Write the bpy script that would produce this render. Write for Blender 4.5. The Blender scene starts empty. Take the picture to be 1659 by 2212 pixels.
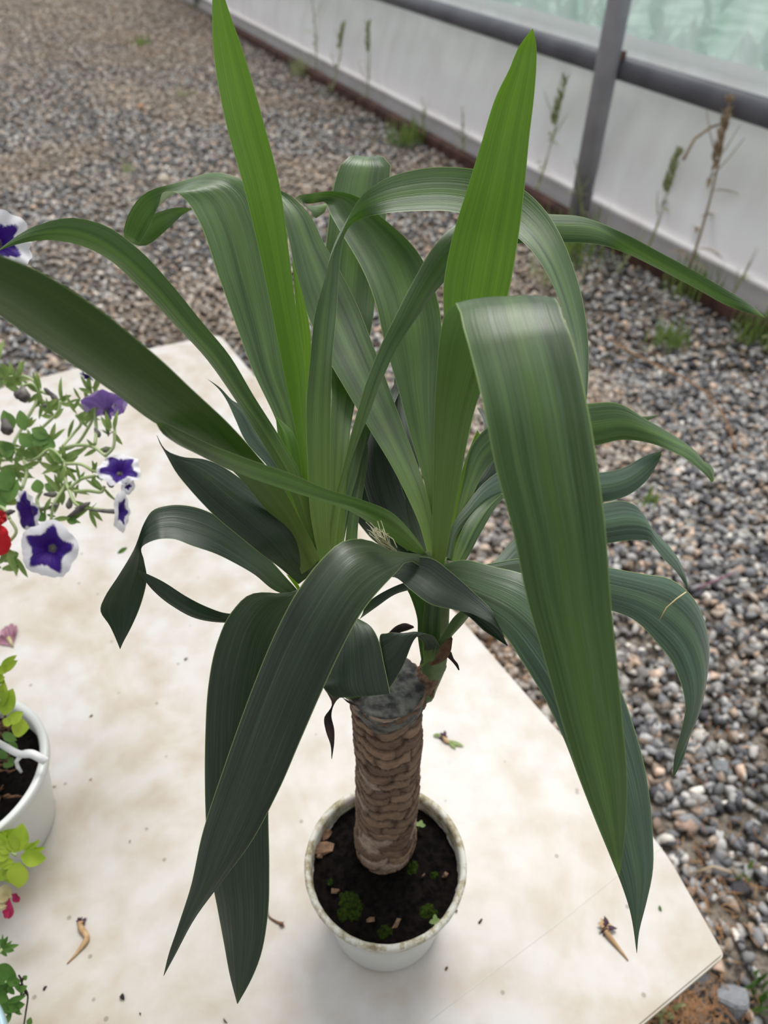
import bpy, bmesh, math, random
import numpy as np
from mathutils import Vector, Matrix, noise
random.seed(7); np.random.seed(7)
S = bpy.context.scene
COL = S.collection
# ---------------------------------------------------------------- camera, world, sun, exposure
F = 1600.0; PITCH = math.radians(42)
SP, CP = math.sin(PITCH), math.cos(PITCH)
TABLE_Z = 0.72
CAM = Vector((0, 0, TABLE_Z + 0.871))
cd = bpy.data.cameras.new('camera'); cam = bpy.data.objects.new('camera', cd); COL.objects.link(cam)
cam.location = CAM; cam.rotation_euler = (math.pi/2 - PITCH, 0, 0)
cd.sensor_fit = 'VERTICAL'; cd.sensor_height = 36; cd.sensor_width = 27
cd.lens = F/2212*36; cd.clip_start = 0.02; cd.clip_end = 200
cd.dof.use_dof = True; cd.dof.focus_distance = 0.49; cd.dof.aperture_fstop = cd.lens/3.6
S.camera = cam
W = bpy.data.worlds.new('world'); S.world = W; W.use_nodes = True
wn_ = W.node_tree.nodes; wl_ = W.node_tree.links; bg = wn_['Background']; bg.inputs[1].default_value = 1.0
_tc = wn_.new('ShaderNodeTexCoord'); _dp = wn_.new('ShaderNodeVectorMath'); _dp.operation = 'DOT_PRODUCT'
_dp.inputs[1].default_value = (0.12, 0.55, 0.826); wl_.new(_tc.outputs['Generated'], _dp.inputs[0])
_rp = wn_.new('ShaderNodeValToRGB'); wl_.new(_dp.outputs['Value'], _rp.inputs[0])   # roof film: brightest overhead and beyond, dim behind the viewer
_rp.color_ramp.elements[0].position = 0.0; _rp.color_ramp.elements[0].color = (.36, .37, .37, 1)
_rp.color_ramp.elements[1].position = 0.9; _rp.color_ramp.elements[1].color = (1.0, 1.03, 1.06, 1)
wl_.new(_rp.outputs[0], bg.inputs[0])
sd = bpy.data.lights.new('sun', 'SUN'); sun = bpy.data.objects.new('sun', sd); COL.objects.link(sun)
sd.energy = 2.4; sd.angle = math.radians(24); sd.color = (1.0, 0.975, 0.935)
sun.rotation_euler = Vector((0.16, 0.62, 1.25)).to_track_quat('Z', 'Y').to_euler()
S.view_settings.view_transform = 'Standard'; S.view_settings.look = 'None'
S.view_settings.gamma = 1; S.view_settings.use_curve_mapping = False
S.view_settings.exposure = 0.14

def P(px, py, z):
    """a point seen at photo pixel px,py standing z metres in front of the lens plane"""
    u = (px-829.5)/F; v = (py-1106)/F
    return Vector((CAM.x + z*u, CAM.y + z*(CP - v*SP), CAM.z + z*(-SP - v*CP)))
def PH(px, py, h):
    """the point of the horizontal plane at height h seen at px,py"""
    v = (py-1106)/F
    return P(px, py, (CAM.z-h)/(SP + v*CP))
def PY(px, py, y):
    v = (py-1106)/F
    return P(px, py, y/(CP - v*SP))

# ---------------------------------------------------------------- materials
def nmat(name):
    m = bpy.data.materials.new(name); m.use_nodes = True
    nt = m.node_tree; nt.nodes.clear()
    out = nt.nodes.new('ShaderNodeOutputMaterial')
    return m, nt, nt.nodes, nt.links, out
def N(nt, t, **kw):
    n = nt.nodes.new(t)
    for k, v in kw.items():
        if hasattr(n, k): setattr(n, k, v)
        else: n.inputs[k.replace('_', ' ')].default_value = v
    return n
def ramp(nt, stops, fac):
    r = nt.nodes.new('ShaderNodeValToRGB'); e = r.color_ramp.elements
    while len(e) < len(stops): e.new(0.5)
    for i, (p, c) in enumerate(stops):
        e[i].position = p; e[i].color = (*c, 1) if len(c) == 3 else c
    nt.links.new(fac, r.inputs[0]); return r
def lin(r, g, b):
    f = lambda c: (c/255/12.92) if c/255 <= .04045 else ((c/255+.055)/1.055)**2.4
    return (f(r), f(g), f(b))
def simple(name, c1, c2=None, scale=20, rough=.6, bump=0, spec=.5, transl=0, dist=.002, det=4):
    m, nt, ns, L, out = nmat(name)
    p = N(nt, 'ShaderNodeBsdfPrincipled'); p.inputs['Roughness'].default_value = rough
    p.inputs['Specular IOR Level'].default_value = spec
    tc = N(nt, 'ShaderNodeTexCoord'); nz = N(nt, 'ShaderNodeTexNoise'); nz.inputs['Scale'].default_value = scale; nz.inputs['Detail'].default_value = det
    L.new(tc.outputs['Object'], nz.inputs['Vector'])
    r = ramp(nt, [(.35, c1), (.65, c2 or c1)], nz.outputs['Fac'])
    L.new(r.outputs[0], p.inputs['Base Color'])
    if bump:
        b = N(nt, 'ShaderNodeBump'); b.inputs['Strength'].default_value = bump; b.inputs['Distance'].default_value = dist
        L.new(nz.outputs['Fac'], b.inputs['Height']); L.new(b.outputs[0], p.inputs['Normal'])
    if transl:
        t = N(nt, 'ShaderNodeBsdfTranslucent'); L.new(r.outputs[0], t.inputs['Color'])
        mx = N(nt, 'ShaderNodeMixShader'); mx.inputs[0].default_value = transl
        L.new(p.outputs[0], mx.inputs[1]); L.new(t.outputs[0], mx.inputs[2]); L.new(mx.outputs[0], out.inputs[0])
    else: L.new(p.outputs[0], out.inputs[0])
    return m
def attr_mat(name, rough=.7, bump=0, bscale=60, transl=0, spec=.4, vary=.25):
    """colour from the mesh's own Col attribute (colour of each stone / petal / scale) with fine noise"""
    m, nt, ns, L, out = nmat(name)
    p = N(nt, 'ShaderNodeBsdfPrincipled'); p.inputs['Roughness'].default_value = rough; p.inputs['Specular IOR Level'].default_value = spec
    a = N(nt, 'ShaderNodeAttribute'); a.attribute_name = 'Col'
    tc = N(nt, 'ShaderNodeTexCoord'); nz = N(nt, 'ShaderNodeTexNoise'); nz.inputs['Scale'].default_value = bscale; nz.inputs['Detail'].default_value = 5
    L.new(tc.outputs['Object'], nz.inputs['Vector'])
    r = ramp(nt, [(.3, (1-vary,)*3), (.7, (1+vary*0,)*3)], nz.outputs['Fac'])
    mx = N(nt, 'ShaderNodeMix'); mx.data_type = 'RGBA'; mx.blend_type = 'MULTIPLY'; mx.inputs[0].default_value = 1
    L.new(a.outputs['Color'], mx.inputs[6]); L.new(r.outputs[0], mx.inputs[7]); L.new(mx.outputs[2], p.inputs['Base Color'])
    if bump:
        b = N(nt, 'ShaderNodeBump'); b.inputs['Strength'].default_value = bump; b.inputs['Distance'].default_value = .002
        L.new(nz.outputs['Fac'], b.inputs['Height']); L.new(b.outputs[0], p.inputs['Normal'])
    if transl:
        t = N(nt, 'ShaderNodeBsdfTranslucent'); L.new(mx.outputs[2], t.inputs['Color'])
        ms = N(nt, 'ShaderNodeMixShader'); ms.inputs[0].default_value = transl
        L.new(p.outputs[0], ms.inputs[1]); L.new(t.outputs[0], ms.inputs[2]); L.new(ms.outputs[0], out.inputs[0])
    else: L.new(p.outputs[0], out.inputs[0])
    return m
def leaf_mat(name, dark, light, trans_col, transl, rough=.42, stripe=(.35, .65), bloom=.25, base_col=(.17, .26, .03)):
    """long-bladed leaf: fine veins along the blade, pale midrib zone, yellow-green margin, waxy bloom that can also carry painted sky sheen"""
    m, nt, ns, L, out = nmat(name)
    uv = N(nt, 'ShaderNodeUVMap'); uv.uv_map = 'UVMap'
    mp = N(nt, 'ShaderNodeMapping'); mp.inputs['Scale'].default_value = (60, 5, 1); L.new(uv.outputs[0], mp.inputs[0])
    oi = N(nt, 'ShaderNodeObjectInfo')
    nz = N(nt, 'ShaderNodeTexNoise'); nz.inputs['Scale'].default_value = 1; nz.inputs['Detail'].default_value = 5; nz.noise_dimensions = '4D'
    L.new(mp.outputs[0], nz.inputs['Vector'])
    ml = N(nt, 'ShaderNodeMath', operation='MULTIPLY'); ml.inputs[1].default_value = 20; L.new(oi.outputs['Random'], ml.inputs[0]); L.new(ml.outputs[0], nz.inputs['W'])
    mp2 = N(nt, 'ShaderNodeMapping'); mp2.inputs['Scale'].default_value = (5.0, 4, 1); L.new(uv.outputs[0], mp2.inputs[0])
    nz2 = N(nt, 'ShaderNodeTexNoise'); nz2.inputs['Scale'].default_value = 1; nz2.inputs['Detail'].default_value = 3; nz2.noise_dimensions = '4D'
    L.new(mp2.outputs[0], nz2.inputs['Vector']); L.new(ml.outputs[0], nz2.inputs['W'])
    r = ramp(nt, [(stripe[0], dark), (stripe[1], light)], nz2.outputs['Fac'])
    fine = ramp(nt, [(.3, (.72,)*3), (.72, (1.15,)*3)], nz.outputs['Fac'])
    mul = N(nt, 'ShaderNodeMix'); mul.data_type = 'RGBA'; mul.blend_type = 'MULTIPLY'; mul.inputs[0].default_value = 1
    L.new(r.outputs[0], mul.inputs[6]); L.new(fine.outputs[0], mul.inputs[7])
    # margin: |u-.5| > .48
    sx = N(nt, 'ShaderNodeSeparateXYZ'); L.new(uv.outputs[0], sx.inputs[0])
    s1 = N(nt, 'ShaderNodeMath', operation='SUBTRACT'); s1.inputs[1].default_value = .5; L.new(sx.outputs[0], s1.inputs[0])
    s2 = N(nt, 'ShaderNodeMath', operation='ABSOLUTE'); L.new(s1.outputs[0], s2.inputs[0])
    mr = ramp(nt, [(.484, (0,)*3), (.492, (.8,)*3)], s2.outputs[0])
    ed = N(nt, 'ShaderNodeMix'); ed.data_type = 'RGBA'; ed.inputs[7].default_value = (*lin(140, 160, 96), 1)
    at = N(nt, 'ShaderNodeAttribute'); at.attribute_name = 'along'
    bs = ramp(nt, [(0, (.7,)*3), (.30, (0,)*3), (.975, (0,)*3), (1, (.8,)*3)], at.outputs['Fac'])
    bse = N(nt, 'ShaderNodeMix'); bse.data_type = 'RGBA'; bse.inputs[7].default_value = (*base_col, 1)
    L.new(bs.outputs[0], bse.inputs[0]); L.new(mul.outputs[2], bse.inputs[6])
    mb_ = ramp(nt, [(0, (.42,)*3), (.05, (.30,)*3), (.15, (0,)*3)], s2.outputs[0])
    mid_ = N(nt, 'ShaderNodeMix'); mid_.data_type = 'RGBA'; mid_.inputs[7].default_value = (light[0]*1.35, light[1]*1.35, light[2]*.9, 1)
    L.new(mb_.outputs[0], mid_.inputs[0]); L.new(bse.outputs[2], mid_.inputs[6])
    L.new(mr.outputs[0], ed.inputs[0]); L.new(mid_.outputs[2], ed.inputs[6])
    # brown-yellow tip handled by v of the second uv component is skipped; waxy scratches and painted pale sheen
    nz3 = N(nt, 'ShaderNodeTexNoise'); nz3.inputs['Scale'].default_value = 1; nz3.inputs['Detail'].default_value = 8; nz3.inputs['Roughness'].default_value = .7
    mp3 = N(nt, 'ShaderNodeMapping'); mp3.inputs['Scale'].default_value = (45, 9, 1); L.new(uv.outputs[0], mp3.inputs[0]); L.new(mp3.outputs[0], nz3.inputs['Vector'])
    br = ramp(nt, [(.5, (0,)*3), (.8, (bloom,)*3)], nz3.outputs['Fac'])
    bm = N(nt, 'ShaderNodeMix'); bm.data_type = 'RGBA'; bm.inputs[7].default_value = (*lin(135, 165, 140), 1)
    L.new(br.outputs[0], bm.inputs[0]); L.new(ed.outputs[2], bm.inputs[6])
    p = N(nt, 'ShaderNodeBsdfPrincipled'); p.inputs['Roughness'].default_value = rough; p.inputs['Specular IOR Level'].default_value = .55; p.inputs['Sheen Weight'].default_value = .22; p.inputs['Sheen Roughness'].default_value = .45
    L.new(bm.outputs[2], p.inputs['Base Color'])
    b = N(nt, 'ShaderNodeBump'); b.inputs['Strength'].default_value = .35; b.inputs['Distance'].default_value = .0006
    L.new(nz.outputs['Fac'], b.inputs['Height'])
    mp4 = N(nt, 'ShaderNodeMapping'); mp4.inputs['Scale'].default_value = (4.5, 2.0, 1); L.new(uv.outputs[0], mp4.inputs[0])
    nz4 = N(nt, 'ShaderNodeTexNoise'); nz4.inputs['Scale'].default_value = 1; nz4.inputs['Detail'].default_value = 2; L.new(mp4.outputs[0], nz4.inputs['Vector'])
    b4 = N(nt, 'ShaderNodeBump'); b4.inputs['Strength'].default_value = .4; b4.inputs['Distance'].default_value = .0022
    L.new(nz4.outputs['Fac'], b4.inputs['Height']); L.new(b.outputs[0], b4.inputs['Normal']); L.new(b4.outputs[0], p.inputs['Normal'])
    t = N(nt, 'ShaderNodeBsdfTranslucent')
    tm = N(nt, 'ShaderNodeMix'); tm.data_type = 'RGBA'; tm.blend_type = 'MULTIPLY'; tm.inputs[0].default_value = 1; tm.inputs[6].default_value = (*trans_col, 1)
    L.new(fine.outputs[0], tm.inputs[7]); L.new(tm.outputs[2], t.inputs['Color'])
    mx = N(nt, 'ShaderNodeMixShader'); mx.inputs[0].default_value = transl
    L.new(p.outputs[0], mx.inputs[1]); L.new(t.outputs[0], mx.inputs[2]); L.new(mx.outputs[0], out.inputs[0])
    return m
M = {}
M['leaf_young'] = leaf_mat('leaf_young', lin(62, 98, 16), lin(84, 124, 30), lin(140, 198, 4), .42, .42, bloom=.06)
M['leaf_mid'] = leaf_mat('leaf_mid', lin(32, 58, 13), lin(80, 108, 54), lin(92, 146, 22), .15, .38, bloom=.34)
M['leaf_olive'] = leaf_mat('leaf_olive', lin(34, 50, 10), lin(56, 72, 26), lin(52, 92, 6), .18, .45, bloom=.14)
M['leaf_old_sheen'] = leaf_mat('leaf_old_sheen', lin(40, 60, 44), lin(80, 104, 86), lin(50, 100, 14), .14, .40, bloom=.5, base_col=(.06, .10, .02))  # old leaf facing up, sky sheen painted into its paler greens and bloom
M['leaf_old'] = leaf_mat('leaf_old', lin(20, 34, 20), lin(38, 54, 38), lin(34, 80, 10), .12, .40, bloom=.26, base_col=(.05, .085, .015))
M['dry'] = simple('dry_sheath', lin(60, 42, 34), lin(120, 90, 66), 90, .8, .6, .2)
M['dry_dark'] = simple('dry_leaf', lin(32, 26, 26), lin(64, 50, 46), 90, .7, .6, .3)
M['sheath'] = simple('sheath_green', lin(92, 116, 72), lin(128, 146, 96), 50, .5, .1, transl=.15)
M['fibre'] = simple('fibre', lin(190, 185, 150), lin(150, 150, 110), 80, .7)
M['bark'] = attr_mat('bark', .75, .8, 160, spec=.3, vary=.4)
M['stone'] = attr_mat('stone', .85, .5, 90, spec=.25, vary=.28)
M['petal'] = attr_mat('petal', .6, .2, 120, .25, vary=.08)
M['seal'] = simple('wound_seal', lin(34, 36, 38), lin(112, 112, 106), 120, .6, 1.0, .4, dist=.003, det=6)
M['soil'] = simple('soil', lin(5, 5, 5), lin(24, 19, 17), 160, .95, 1.0, .1, dist=.004, det=7)
M['moss'] = simple('moss', lin(18, 28, 6), lin(46, 62, 12), 300, .9, 1.0, .1)
M['chip'] = simple('wood_chip', lin(92, 66, 48), lin(140, 110, 84), 120, .8, .5)
M['herb'] = simple('herb_green', lin(104, 134, 62), lin(150, 172, 100), 40, .55, transl=.35)
M['herb_lime'] = simple('herb_lime', lin(130, 160, 35), lin(172, 192, 62), 35, .5, transl=.35)
M['herb_dark'] = simple('herb_dark', lin(78, 116, 46), lin(106, 142, 68), 40, .5, transl=.3)
M['stem'] = simple('herb_stem', lin(160, 180, 120), lin(190, 202, 152), 40, .6, transl=.2)
M['weed'] = simple('weed', lin(158, 170, 120), lin(196, 200, 158), 30, .8, transl=.25)
M['weed_dry'] = simple('weed_dry', lin(160, 138, 112), lin(190, 172, 148), 30, .9, transl=.2)
M['straw'] = simple('straw', lin(128, 88, 58), lin(180, 140, 100), 3, .9)
M['bud'] = simple('bud', lin(70, 56, 66), lin(140, 138, 128), 60, .7, transl=.2)
M['white_plastic'] = simple('white_plastic', lin(206, 208, 204), lin(216, 217, 214), 9, .35)
M['grey_steel'] = simple('grey_steel', lin(80, 80, 88), lin(98, 98, 106), 6, .45, spec=.5)
M['steel_post'] = simple('steel_post', lin(150, 150, 158), lin(168, 168, 176), 6, .5)
M['rust'] = simple('rust_rail', lin(62, 38, 32), lin(98, 66, 56), 9, .85, .4)
M['blue_plastic'] = simple('blue_plastic', lin(150, 180, 190), lin(170, 196, 204), 9, .4)
M['pink'] = simple('pink_dry_petal', lin(142, 92, 112), lin(176, 132, 148), 60, .7, transl=.2)
M['magenta'] = simple('magenta_petal', lin(150, 24, 72), lin(190, 44, 92), 60, .6, transl=.2)
M['cream_dry'] = simple('cream_dry_petal', lin(176, 160, 112), lin(206, 196, 150), 60, .7, transl=.2)
M['tan'] = simple('tan_dry', lin(166, 126, 88), lin(202, 172, 130), 90, .75, .3, transl=.1)
M['purple_dark'] = simple('purple_dry', lin(44, 22, 40), lin(88, 58, 72), 120, .7, .4)
# stained white table plastic
def table_mat():
    m, nt, ns, L, out = nmat('table_plastic')
    p = N(nt, 'ShaderNodeBsdfPrincipled'); p.inputs['Roughness'].default_value = .38
    tc = N(nt, 'ShaderNodeTexCoord')
    a = N(nt, 'ShaderNodeTexNoise'); a.inputs['Scale'].default_value = 5.0; a.inputs['Detail'].default_value = 7; a.inputs['Roughness'].default_value = .6; a.inputs['Distortion'].default_value = .8
    L.new(tc.outputs['Object'], a.inputs['Vector'])
    r = ramp(nt, [(.36, lin(202, 199, 198)), (.53, lin(197, 191, 184)), (.70, lin(184, 173, 156)), (.88, lin(176, 158, 130))], a.outputs['Fac'])
    c = N(nt, 'ShaderNodeTexNoise'); c.inputs['Scale'].default_value = 22; c.inputs['Detail'].default_value = 8; L.new(tc.outputs['Object'], c.inputs['Vector'])
    rc = ramp(nt, [(.4, (1, 1, 1)), (.8, lin(232, 222, 208))], c.outputs['Fac'])
    mu = N(nt, 'ShaderNodeMix'); mu.data_type = 'RGBA'; mu.blend_type = 'MULTIPLY'; mu.inputs[0].default_value = 1
    L.new(r.outputs[0], mu.inputs[6]); L.new(rc.outputs[0], mu.inputs[7])
    v = N(nt, 'ShaderNodeTexVoronoi'); v.inputs['Scale'].default_value = 26; L.new(tc.outputs['Object'], v.inputs['Vector'])
    rv = ramp(nt, [(.05, lin(150, 140, 122)), (.075, (1, 1, 1))], v.outputs['Distance'])
    m2 = N(nt, 'ShaderNodeMix'); m2.data_type = 'RGBA'; m2.blend_type = 'MULTIPLY'; m2.inputs[0].default_value = .55
    L.new(mu.outputs[2], m2.inputs[6]); L.new(rv.outputs[0], m2.inputs[7])
    L.new(m2.outputs[2], p.inputs['Base Color']); p.inputs['Specular IOR Level'].default_value = .35
    L.new(p.outputs[0], out.inputs[0]); return m
M['table'] = table_mat()
def pot_mat():
    m, nt, ns, L, out = nmat('pot_rim_dirty')
    p = N(nt, 'ShaderNodeBsdfPrincipled'); p.inputs['Roughness'].default_value = .6
    tc = N(nt, 'ShaderNodeTexCoord'); a = N(nt, 'ShaderNodeTexNoise'); a.inputs['Scale'].default_value = 60; a.inputs['Detail'].default_value = 8; a.inputs['Roughness'].default_value = .7
    L.new(tc.outputs['Object'], a.inputs['Vector'])
    r = ramp(nt, [(.44, lin(210, 208, 198)), (.54, lin(168, 158, 130)), (.68, lin(92, 80, 44))], a.outputs['Fac'])
    L.new(r.outputs[0], p.inputs['Base Color']); L.new(p.outputs[0], out.inputs[0]); return m
M['pot_rim'] = pot_mat()
def film_mat(name, trans, col, tint_noise=None):
    m, nt, ns, L, out = nmat(name)
    p = N(nt, 'ShaderNodeBsdfPrincipled'); p.inputs['Roughness'].default_value = .5
    tc = N(nt, 'ShaderNodeTexCoord'); a = N(nt, 'ShaderNodeTexNoise'); a.inputs['Scale'].default_value = 4; a.inputs['Detail'].default_value = 7; mpf = N(nt, 'ShaderNodeMapping'); mpf.inputs['Scale'].default_value = (1.6, 1.6, .45); L.new(tc.outputs['Object'], mpf.inputs[0]); L.new(mpf.outputs[0], a.inputs['Vector'])
    r = ramp(nt, [(.35, col), (.7, tint_noise or col)], a.outputs['Fac'])
    L.new(r.outputs[0], p.inputs['Base Color'])
    t = N(nt, 'ShaderNodeBsdfTranslucent'); L.new(r.outputs[0], t.inputs['Color'])
    mx = N(nt, 'ShaderNodeMixShader'); mx.inputs[0].default_value = .62
    L.new(p.outputs[0], mx.inputs[1]); L.new(t.outputs[0], mx.inputs[2])
    if trans:
        tr = N(nt, 'ShaderNodeBsdfTransparent'); tr.inputs[0].default_value = (.95, .98, .98, 1)
        m2 = N(nt, 'ShaderNodeMixShader'); m2.inputs[0].default_value = trans
        L.new(mx.outputs[0], m2.inputs[1]); L.new(tr.outputs[0], m2.inputs[2]); L.new(m2.outputs[0], out.inputs[0])
    else: L.new(mx.outputs[0], out.inputs[0])
    return m
M['film_white'] = film_mat('film_white', 0, lin(244, 242, 245), lin(234, 230, 232))
M['film_clear'] = film_mat('film_clear', .38, lin(196, 218, 210), lin(244, 250, 250))

# ---------------------------------------------------------------- mesh helpers
class MB:
    def __init__(s): s.v = []; s.f = []; s.uv = None; s.c = []
    def add(s, vs, fs, col=None):
        o = len(s.v); s.v += [tuple(v) for v in vs]; s.f += [tuple(i+o for i in f) for f in fs]
        if col is not None: s.c += ([col]*len(vs) if not isinstance(col, list) else col)
    def tube(s, pts, r, n=8, col=None, cap=True):
        pts = [Vector(p) for p in pts]; rs = r if isinstance(r, (list, tuple)) else [r]*len(pts)
        vs = []; fs = []; up = None
        for i, p in enumerate(pts):
            t = (pts[min(i+1, len(pts)-1)] - pts[max(i-1, 0)]).normalized()
            if up is None: up = t.orthogonal().normalized()
            up = (up - t*up.dot(t)); up = up.normalized() if up.length > 1e-6 else t.orthogonal().normalized()
            sd_ = t.cross(up)
            for k in range(n):
                a = 2*math.pi*k/n; vs.append(p + (up*math.cos(a) + sd_*math.sin(a))*rs[i])
        for i in range(len(pts)-1):
            for k in range(n):
                fs.append((i*n+k, i*n+(k+1) % n, (i+1)*n+(k+1) % n, (i+1)*n+k))
        if cap: fs.append(tuple(range(n-1, -1, -1))); fs.append(tuple(range((len(pts)-1)*n, len(pts)*n)))
        s.add(vs, fs, col)
    def box(s, c, ax, ay, az, col=None):
        c = Vector(c); vs = [c + Vector(ax)*i + Vector(ay)*j + Vector(az)*k for i in (-1, 1) for j in (-1, 1) for k in (-1, 1)]
        s.add(vs, [(0, 1, 3, 2), (4, 6, 7, 5), (0, 4, 5, 1), (2, 3, 7, 6), (0, 2, 6, 4), (1, 5, 7, 3)], col)
    def lathe(s, prof, c, n=96, col=None, wob=None):
        c = Vector(c); vs = []; fs = []
        for i, (r, z) in enumerate(prof):
            for k in range(n):
                a = 2*math.pi*k/n; rr = r*(1 + (wob(a, z) if wob else 0)); vs.append(c + Vector((rr*math.cos(a), rr*math.sin(a), z)))
        for i in range(len(prof)-1):
            for k in range(n): fs.append((i*n+k, i*n+(k+1) % n, (i+1)*n+(k+1) % n, (i+1)*n+k))
        s.add(vs, fs, col)
    def blade(s, base, d, nrm, ln, w, bend=.25, fold=.15, n=7, col=None, shape=.45, twist=0):
        """small lanceolate leaf from base along d, facing nrm"""
        d = Vector(d).normalized(); nrm = Vector(nrm); nrm = (nrm - d*nrm.dot(d)).normalized(); sd_ = d.cross(nrm)
        vs = []; fs = []
        for i in range(n+1):
            t = i/n; p = Vector(base) + d*ln*t - nrm*ln*bend*t*t
            ww = w*.5*(math.sin(math.pi*min(1, max(0, t))**(math.log(.5)/math.log(shape)))**.8 if 0 < t < 1 else (.12 if t == 0 else 0.0))
            sd2 = sd_*math.cos(twist*t) + nrm*math.sin(twist*t)
            for u in (-1, -.5, 0, .5, 1): vs.append(p + sd2*ww*u + nrm*fold*ww*abs(u))
        for i in range(n):
            for k in range(4): fs.append((i*5+k, i*5+k+1, (i+1)*5+k+1, (i+1)*5+k))
        s.add(vs, fs, col)
    al = None
    def build(s, name, mat, parent=None, smooth=True, loc=None):
        me = bpy.data.meshes.new(name)
        off = Vector(loc) if loc is not None else (ROOT.get(parent.name) if parent and parent.name in ROOT else Vector((0, 0, 0)))
        me.from_pydata([(v[0]-off.x, v[1]-off.y, v[2]-off.z) for v in s.v], [], s.f)
        if s.c:
            ca = me.color_attributes.new('Col', 'FLOAT_COLOR', 'POINT')
            ca.data.foreach_set('color', [x for c in s.c for x in (c[0], c[1], c[2], 1.0)])
        if s.al:
            at_ = me.attributes.new('along', 'FLOAT', 'POINT'); at_.data.foreach_set('value', s.al)
        if s.uv:
            ul = me.uv_layers.new(name='UVMap')
            for lp in me.loops: ul.data[lp.index].uv = s.uv[lp.vertex_index]
        me.materials.append(mat)
        if smooth: me.polygons.foreach_set('use_smooth', [True]*len(me.polygons))
        o = bpy.data.objects.new(name, me); COL.objects.link(o)
        if parent: o.parent = parent; ROOT[o.name] = off
        elif loc is not None: o.location = off; ROOT[o.name] = off
        else: ROOT[o.name] = off
        me.update(); return o
ROOT = {}
def tag(o, label=None, cat=None, group=None, kind=None):
    if label: o['label'] = label
    if cat: o['category'] = cat
    if group: o['group'] = group
    if kind: o['kind'] = kind
    return o
def thing(name, label, cat, loc, group=None):
    o = bpy.data.objects.new(name, None); o.empty_display_size = .05; COL.objects.link(o); o.location = loc
    ROOT[o.name] = Vector(loc); return tag(o, label, cat, group)
def crom(pts, n):
    """Catmull-Rom through rows of floats"""
    pts = [np.array(p, float) for p in pts]; out = []
    m = len(pts)-1
    for i in range(n+1):
        t = i/n*m; k = min(int(t), m-1); f = t-k
        p0 = pts[k-1] if k > 0 else 2*pts[0]-pts[1]; p1 = pts[k]; p2 = pts[k+1]; p3 = pts[k+2] if k+2 <= m else 2*pts[m]-pts[m-1]
        out.append(.5*((2*p1) + (-p0+p2)*f + (2*p0-5*p1+4*p2-p3)*f*f + (-p0+3*p1-3*p2+p3)*f**3))
    return out

# ---------------------------------------------------------------- the setting: ground, rail, greenhouse wall
g1 = PH(1000, 355, 0.0); g2 = PH(1659, 733, 0.0)
wd = (g2-g1).normalized()                       # along the wall
wn = Vector((wd.y, -wd.x, 0)); wn = wn if wn.dot(Vector((0, 0, 0)) - g1) > 0 else -wn     # towards the room
wp = g1 - wn*.15                         # foot of the post: wall plane passes here
def on_wall(px, py, off=0):
    d = P(px, py, 1) - CAM; q = wp + wn*off
    t = (q-CAM).dot(wn)/d.dot(wn); return CAM + d*t
gnd = MB(); nx, ny = 60, 60
for j in range(ny+1):
    for i in range(nx+1):
        x = -9+18*i/nx; y = -2+18*j/ny
        gnd.v.append((x, y, .006*noise.noise(Vector((x*1.3, y*1.3, 0)))-.008))
for j in range(ny):
    for i in range(nx): gnd.f.append((j*(nx+1)+i, j*(nx+1)+i+1, (j+1)*(nx+1)+i+1, (j+1)*(nx+1)+i))
M['ground'] = simple('ground_grit', lin(62, 56, 51), lin(142, 132, 120), 55, .95, 1.0, .1, dist=.012, det=9)
tag(gnd.build('floor', M['ground']), kind='structure')
og = MB(); a0 = wp - wn*.2
for j in range(2):
    for i in range(2): og.v.append(tuple(a0 + wd*(-14+28*i) - wn*(j*9) + Vector((0, 0, .003))))
og.f.append((0, 1, 3, 2))
M['grass_out'] = simple('grass_out', lin(96, 134, 116), lin(150, 176, 164), 2.5, .95, det=7)
tag(og.build('ground_outside', M['grass_out'], smooth=False), kind='structure')

def strip_wall(prof, name, mat, thick=.0, s0=-9, s1=6, ns=150, amp=.02):
    """surface swept along the wall; prof = [(offset to room, height)]"""
    m = MB()
    for i in range(ns+1):
        s_ = s0+(s1-s0)*i/ns
        for j, (d, h) in enumerate(prof):
            w_ = amp*noise.noise(Vector((s_*1.4, h*3, 3))) + amp*.4*noise.noise(Vector((s_*6, h*7, 9)))
            m.v.append(tuple(wp + wd*s_ + wn*(d+w_*(0 if j == 0 else 1)) + Vector((0, 0, h+w_*.5*(0 if j in (0, len(prof)-1) else 1)))))
    k = len(prof)
    for i in range(ns):
        for j in range(k-1): m.f.append((i*k+j, i*k+j+1, (i+1)*k+j+1, (i+1)*k+j))
    return tag(m.build(name, mat), kind='structure')
pa = on_wall(932, 0, 0); pb = on_wall(1659, 270, 0); pm = on_wall(1310, 137, 0)
hp = (pm.z+pb.z)/2
prof = [(-.03, hp)] + [(-.03 + .13*math.sin(math.pi*.5*t)**1.6, hp*(1-t)+hp*.30*t) for t in np.linspace(.06, 1, 14)]
prof += [(.098, hp*.27), (.085, hp*.24), (.06, hp*.215), (.035, hp*.195), (.022, hp*.175), (.022, hp*.15), (.045, hp*.11), (.075, hp*.07), (.09, hp*.035), (.08, hp*.012), (.06, -.01)]
strip_wall(prof, 'wall_right', M['film_white'])
strip_wall([(-.05, hp-.02), (-.05, hp+.13), (-.052, hp+.15)], 'trim_1', M['film_white'], amp=.006)
strip_wall([(-.06, hp+.1), (-.07, hp+.6), (-.12, hp+1.2), (-.3, hp+1.9)], 'wall_upper', M['film_clear'], amp=.03)
bk = MB()  # unseen bank added outside to block light behind the film's lower band
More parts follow.
